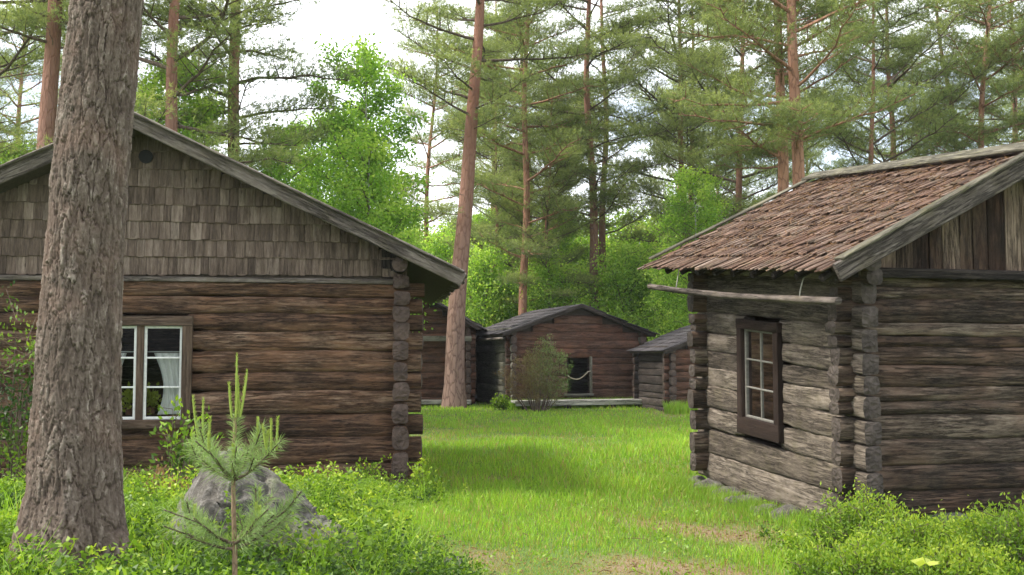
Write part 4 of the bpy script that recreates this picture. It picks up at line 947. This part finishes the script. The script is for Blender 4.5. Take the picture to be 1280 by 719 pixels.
# spindly rowan and spruce sprays at the left edge
shrub_cloud('rowan_sapling', (X(12, 9.6), 9.6, float(gh(X(12, 9.6), 9.6))), .42, .35, 1.75, 16, 1500, .05, .026, L_BILB, 'spindly rowan sapling with thin leaves at the left edge before the brown house', 'sapling', 33, twig=.06, tintf=lambda C: .35+.3*np.sin(C[:, 2]*5))
shrub_cloud('rowan_sapling', (X(222, 8.2), 8.2, float(gh(X(222, 8.2), 8.2))), .28, .2, .78, 10, 420, .055, .028, L_BILB, 'small sapling with oval leaves below the brown house window', 'sapling', 34, twig=.04)
shrub_cloud('dead_fern', (X(207, 7.4), 7.4, float(gh(X(207, 7.4), 7.4))), .18, .18, .26, 10, 500, .04, .014, L_BROWN, 'rust brown withered fern between the big trunk and boulder', 'fern', 35, twig=.03)
shrub_cloud('weed', (X(468, 10.9), 10.9, float(gh(X(468, 10.9), 10.9))), .16, .14, .42, 8, 500, .04, .026, L_BILB, 'leafy weed growing beside the brown house corner', 'plant', 36, twig=.03)
shrub_cloud('weed', (X(530, 10.6), 10.6, float(gh(X(530, 10.6), 10.6))), .2, .16, .36, 10, 600, .04, .024, L_BILB, 'leafy weed growing in front of the brown house corner log ends', 'plant', 37, twig=.03)
shrub_cloud('weed', (X(628, 28.6), 28.6, 0), .3, .25, .38, 10, 450, .07, .05, L_BILB, 'pale leafy weed left of the juniper', 'plant', 38, twig=.06)
def fern_proto():
    root = bpy.data.objects.new('fern', None); COL.objects.link(root); lf = MB(); stm = MB()
    for k in range(9):
        a = k*2.399+rng.normal()*.2; Lf = .36+.14*rng.random(); t_ = np.linspace(0, 1, 26)
        d = np.array([math.cos(a), math.sin(a)]); q = np.stack([d[0]*Lf*t_**1.2*.8, d[1]*Lf*t_**1.2*.8, Lf*(.95*t_-.55*t_**2.6)], -1); stm.tube(q, np.linspace(.003, .001, 26), 4)
        sdv = np.array([-d[1], d[0], 0])
        for j in range(4, 26):
            w_ = .11*math.sin(math.pi*min(1, (j-2)/25.))**.8+.012
            for sg in (-1, 1):
                dd = sdv*sg+(q[j]-q[j-1])/np.linalg.norm(q[j]-q[j-1])*.45+[0, 0, -.1]; n_ = max(3, int(w_/.012)); u = np.linspace(.05, 1, n_)[:, None]
                C = q[j]+dd*w_*u; nn = np.cross(dd, q[j]-q[j-1]); leafquads(lf, C, np.where(np.arange(n_)[:, None] % 2, 1, -1)*(q[j]-q[j-1])/np.linalg.norm(q[j]-q[j-1])+dd*.6, .017*(1.1-.7*u[:, 0]), .009, np.clip(.55+.1*rng.normal(size=n_), 0, 1))
    stm.build('stems', L_BILB, root); lf.build('fronds', L_BILB, root); return root
fp = fern_proto()
for px, Y, rz_, sc_, lab in ((420, 9.2, 0, 1.0, 'green fern to the right of the boulder before the brown wall'), (452, 9.9, 1, .9, 'green fern close to the brown house corner'), (385, 8.2, 2, .8, 'green fern just behind the right shoulder of the boulder'), (178, 6.4, 3, .7, 'fern beside the foot of the big trunk'), (480, 7.6, 4, .7, 'fern at the right edge of the bilberry carpet'), (1250, 7.2, 5, .8, 'fern between the shrubs at the right bottom')):
    put(fp, X(px, Y), Y, rz_, sc_, lab, 'fern', 'ferns among the bilberries')
# bright bilberry and raspberry shrubs before the grey cabin
sh = [(1075, 7.9, .42, .4, .46, 'bright green shrub hiding the front corner foot of the grey cabin'), (1140, 7.2, .5, .45, .34, 'bright green shrub second from the left under the grey cabin front wall'),
      (1225, 7.8, .5, .4, .32, 'green shrub under the right part of the grey cabin wall'), (1070, 6.6, .42, .35, .32, 'low shrub at the bottom edge left of the yellow leaf'), (1285, 6.9, .4, .4, .50, 'darker shrub at the right bottom corner'), (1195, 6.4, .45, .35, .28, 'low shrub at the bottom edge right of the yellow leaf')]
for k, (px, Y, rx, ry, h, lab) in enumerate(sh):
    shrub_cloud('bilberry_shrub', (X(px, Y), Y, float(gh(X(px, Y), Y))), rx, ry, h*1.0, int(130*rx/.5), int(12000*rx/.5), .032, .013, L_BILB, lab, 'shrub', 50+k, twig=.035, group='shrubs before the grey cabin')
mb = MB(); xx = X(1150, 6.1)
for k in range(7):
    a = k/7*2*np.pi; d = np.array([[math.cos(a), math.sin(a), .1]]); leafquads(mb, np.zeros((1, 3)), d, .085, .05, .6)
mb.tube([(0, 0, -.3), (0, 0, 0)], .002, 5); o = mb.build('maple_seedling', L_YEL); o.location = (xx, 6.1, float(gh(xx, 6.1))+.30); tag(o, 'single yellow green maple seedling at the bottom right', 'plant')

# ------------------------------------------------------------------ ground cover (uncountable): bilberry carpet, meadow grass, litter
def cover_mask(x, y):
    """1 where bilberry twigs cover the ground"""
    edge = -.45+.35*np.sin(y*1.3)+.25*fbm(x*.8, y*.8, 4., 3)-.10*(y-7)
    left = sm((edge-x)/.5)*sm((12.2-y)/.5)
    right = sm((x-2.0-.2*fbm(x, y, 1., 2))/.4)*sm((9.2-y)/.4)
    return np.clip(left+right, 0, 1)
N = 30000; x = rng.uniform(-6.2, 5.2, N); y = 3.6+8.2*rng.random(N)**1.25
k = (rng.random(N) < cover_mask(x, y)*(.55+.45*sm(fbm(x*1.4, y*1.4, 9., 2)*2+.6))) & ~infoot(x, y, -.05) & (np.abs(x) < .56*y+.6)
x, y = x[k], y[k]; K = len(x); print('sprigs', K)
hgt = (.09+.17*rng.random(K))*(1+1.5*fbm(x*1.5, y*1.5, 2., 3)); hgt = np.clip(hgt, .05, .36)*(1-.35*(x > 1.2))
near_trunk = np.hypot(x-b0.x, y-Yt) < .30; hgt[near_trunk] *= .3
base = np.stack([x, y, gh(x, y)-.01], -1); ln_ = rng.normal(size=(K, 3))*[.35, .35, 0]+[0, 0, 1]; ln_ /= np.linalg.norm(ln_, axis=1)[:, None]
nl = 17; u = .25+.75*rng.random((K, nl)); C = base[:, None]+ln_[:, None]*(u*hgt[:, None])[..., None]+rng.normal(size=(K, nl, 3))*[.022, .022, .012]
D = rng.normal(size=(K, nl, 3))*[1, 1, .5]+[0, 0, .45]
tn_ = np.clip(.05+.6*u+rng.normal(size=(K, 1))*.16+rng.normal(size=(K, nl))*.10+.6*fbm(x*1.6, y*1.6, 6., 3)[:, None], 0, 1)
mb = MB(); lsz = np.repeat(np.where(rng.random(K) < .10, 1.7, .75+.5*rng.random(K)), nl)
leafquads(mb, C.reshape(-1, 3), D.reshape(-1, 3), .029*(.6+.6*rng.random(K*nl))*lsz, .0125*(1+.03*np.repeat(y, nl))*lsz, tn_.ravel())
tip = base+ln_*hgt[:, None]; sdv = np.cross(ln_, runit(K))*.0016; P = np.stack([base-sdv, base+sdv, tip], 1); b = mb.verts(P.reshape(-1, 3), None, .2); i = b+np.arange(K)*3; mb.tris(np.stack([i, i+1, i+2], -1), 0, False)
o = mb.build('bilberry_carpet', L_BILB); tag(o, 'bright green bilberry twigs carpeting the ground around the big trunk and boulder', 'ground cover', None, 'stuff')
def blades(x, y, h, w_, tn_, bend=.45, zoff=0.):
    K = len(x); base = np.stack([x, y, gh(x, y)-.01+zoff], -1); a = rng.random(K)*2*np.pi; fd = np.stack([np.cos(a), np.sin(a), 0*a], -1)
    a2 = rng.random(K)*2*np.pi; s_ = np.stack([np.cos(a2), np.sin(a2), 0*a2], -1)*w_[:, None]/2; bd = (bend*(.3+rng.random(K))*h)[:, None]*fd; up3 = np.array([0, 0, 1.])
    m1 = base+up3*(h*.55)[:, None]+bd*.3; tp = base+up3*(h*.95)[:, None]+bd
    P = np.stack([base-s_, base+s_, m1+s_*.8, m1-s_*.8, tp], 1).reshape(-1, 3); b = mb.verts(P, None, np.repeat(tn_, 5)); i = b+np.arange(K)*5
    mb.quads(np.stack([i, i+1, i+2, i+3], -1), 0, False); mb.tris(np.stack([i+3, i+2, i+4], -1), 0, False)
mb = MB(); N = 420000
y = 4.0*(34/4.0)**(rng.random(N)**.85); x = (rng.random(N)*2-1)*(.52*y+1.6)
kk = ~infoot(x, y, -.12)
cm = cover_mask(x, y); br_ = bare(x, y); kk &= rng.random(N) < (1-.60*cm)*(1-.66*br_)
x, y = x[kk], y[kk]; br_ = br_[kk]; K = len(x); print('blades', K)
pt = fbm(x*.35, y*.35, 0., 3); pt2 = fbm(x*1.6, y*1.6, 3., 2)
h = (.07+.13*rng.random(K)**1.5)*(1+.9*pt+.8*pt2)*(1-.6*br_)*(.62+.4*sm((y-8)/4))*(1-.45*sm((y-22)/6)); h = np.clip(h*.82, .03, .26)
w_ = .0032+.00055*y
tn_ = .50+.45*pt+.30*pt2+.20*rng.normal(size=K)-.6*br_*rng.random(K)**.6
dry = rng.random(K) < .05+.10*(pt2 > .15); tn_ = np.where(dry, .05, tn_); blades(x, y, h, w_, np.clip(tn_, .02, 1))
# taller tufts standing out of the bilberry carpet
tx = rng.uniform(-4.5, 4.2, 260); ty = rng.uniform(4.2, 10.5, 260); q = (cover_mask(tx, ty) > .5) & ~infoot(tx, ty, .1) & (np.hypot(tx-b0.x, ty-Yt) > .34); tx, ty = tx[q], ty[q]
x = np.repeat(tx, 22)+rng.normal(size=len(tx)*22)*.05; y = np.repeat(ty, 22)+rng.normal(size=len(tx)*22)*.05
blades(x, y, np.repeat(.18+.18*rng.random(len(tx)), 22)*(.6+.6*rng.random(len(x))), np.full(len(x), .0055), np.clip(.55+.2*rng.normal(size=len(x)), 0, 1), .6)
# rank fringe along wall feet
M2 = 9000; q = rng.random(M2); lx = rng.uniform(-.3, 4.0, M2)
for ox, oy, rz, x0, x1, yy0, hh_, K2 in ((ca[0], ca[1], R(15), -.3, 4.2, -.35, .25, 5000), ((838-640)/F_PX*27.6, 27.6, R(11), -.3, 3.3, -.3, .3, 4000), (LHO[0], LHO[1], LH_RZ, .5, 3.2, -.25, .16, 2500)):
    lx = rng.uniform(x0, x1, K2); ly = yy0-np.abs(rng.normal(size=K2))*.25; c, s = math.cos(rz), math.sin(rz); x = ox+lx*c-ly*s; y = oy+lx*s+ly*c
    blades(x, y, hh_*(.6+.8*rng.random(K2)), .004+.0004*y, np.clip(.45+.15*rng.normal(size=K2), 0, 1))
ly = rng.uniform(-.2, RL+.4, 5000); lx = -.28-np.abs(rng.normal(size=5000))*.2; c, s = math.cos(RH_RZ), math.sin(RH_RZ)
blades(P0[0]+lx*c-ly*s, P0[1]+lx*s+ly*c, .13*(.5+.9*rng.random(5000)), np.full(5000, .006), np.clip(.4+.15*rng.normal(size=5000), 0, 1))
o = mb.build('meadow_grass', L_GRASS); tag(o, 'lush bright green grass of the clearing', 'grass', None, 'stuff')
mb = MB(); N = 30000; x = rng.uniform(-3, 4, N); y = rng.uniform(4.5, 15, N); kk = (rng.random(N) < bare(x, y)*1.2+.03) & ~infoot(x, y); x, y = x[kk], y[kk]; K = len(x)
leafquads(mb, np.stack([x, y, gh(x, y)+.006+rng.random(K)*.02], -1), runit(K)*[1, 1, .15], rng.uniform(.02, .06, K), .006+.004*rng.random(K), rng.random(K))
nt = 260; tx = rng.uniform(-4, 3.5, nt); ty = rng.uniform(4.6, 13, nt)
for a_, b_ in zip(tx, ty):
    if infoot(a_, b_): continue
    q = rng.random()*6.3; l_ = .06+.14*rng.random(); z_ = float(gh(a_, b_))+.012; mb.tube([(a_, b_, z_), (a_+math.cos(q)*l_/2, b_+math.sin(q)*l_/2, z_+.012), (a_+math.cos(q+.3)*l_, b_+math.sin(q+.3)*l_, z_)], .003, 4, tint=.3)
o = mb.build('needle_litter', L_BROWN); tag(o, 'fallen brown pine needles and twigs on the worn path', 'litter', None, 'stuff')

# ------------------------------------------------------------------ air
m, t = newmat('air'); vo = t('ShaderNodeVolumePrincipled', {'Color': (.93, .96, 1, 1), 'Density': .0004, 'Anisotropy': .2}); t('ShaderNodeOutputMaterial', {'Volume': vo.outputs[0]})
mb = MB(); X0, X1, Y0_, Y1_, Z0, Z1 = -520, 520, -320, 920, -3, 32
zb_, zt_ = float(GZ.min())-1, float(max(GZ.max(), 24))+2
c8 = [(x, y, z) for z in (zb_, zt_) for x, y in ((X0, Y0_), (X1, Y0_), (X1, Y1_), (X0, Y1_))]
mb.verts(c8); mb.quads([(3, 2, 1, 0), (4, 5, 6, 7), (0, 1, 5, 4), (1, 2, 6, 5), (2, 3, 7, 6), (3, 0, 4, 7)], 0, False)
o = mb.build('haze', m); tag(o, 'thin summer air over the clearing', 'haze', None, 'stuff')

mb = MB(); nr = 420; rx_ = rng.uniform(-1.2, 3.2, nr); ry_ = rng.uniform(5.5, 15, nr); q = ~infoot(rx_, ry_, .05) & (cover_mask(rx_, ry_) < .4) & (fbm(rx_*1.2, ry_*1.2, 7., 2) > -.12); rx_, ry_ = rx_[q], ry_[q]
x = np.repeat(rx_, 9); y = np.repeat(ry_, 9); n = len(x); dd = runit(n)*[1, 1, 0]+[0, 0, .55]; hz = .02+.08*rng.random(n)
leafquads(mb, np.stack([x+rng.normal(size=n)*.03, y+rng.normal(size=n)*.03, gh(x, y)+hz], -1), dd, -.0+.032*(.6+.8*rng.random(n)), .018, np.clip(.5+np.repeat(rng.random(len(rx_)), 9)*.3+.12*rng.random(n), 0, 1))
o = mb.build('meadow_herbs', L_BILB); tag(o, 'low broad leaved herbs scattered through the near grass', 'herbs', None, 'stuff')
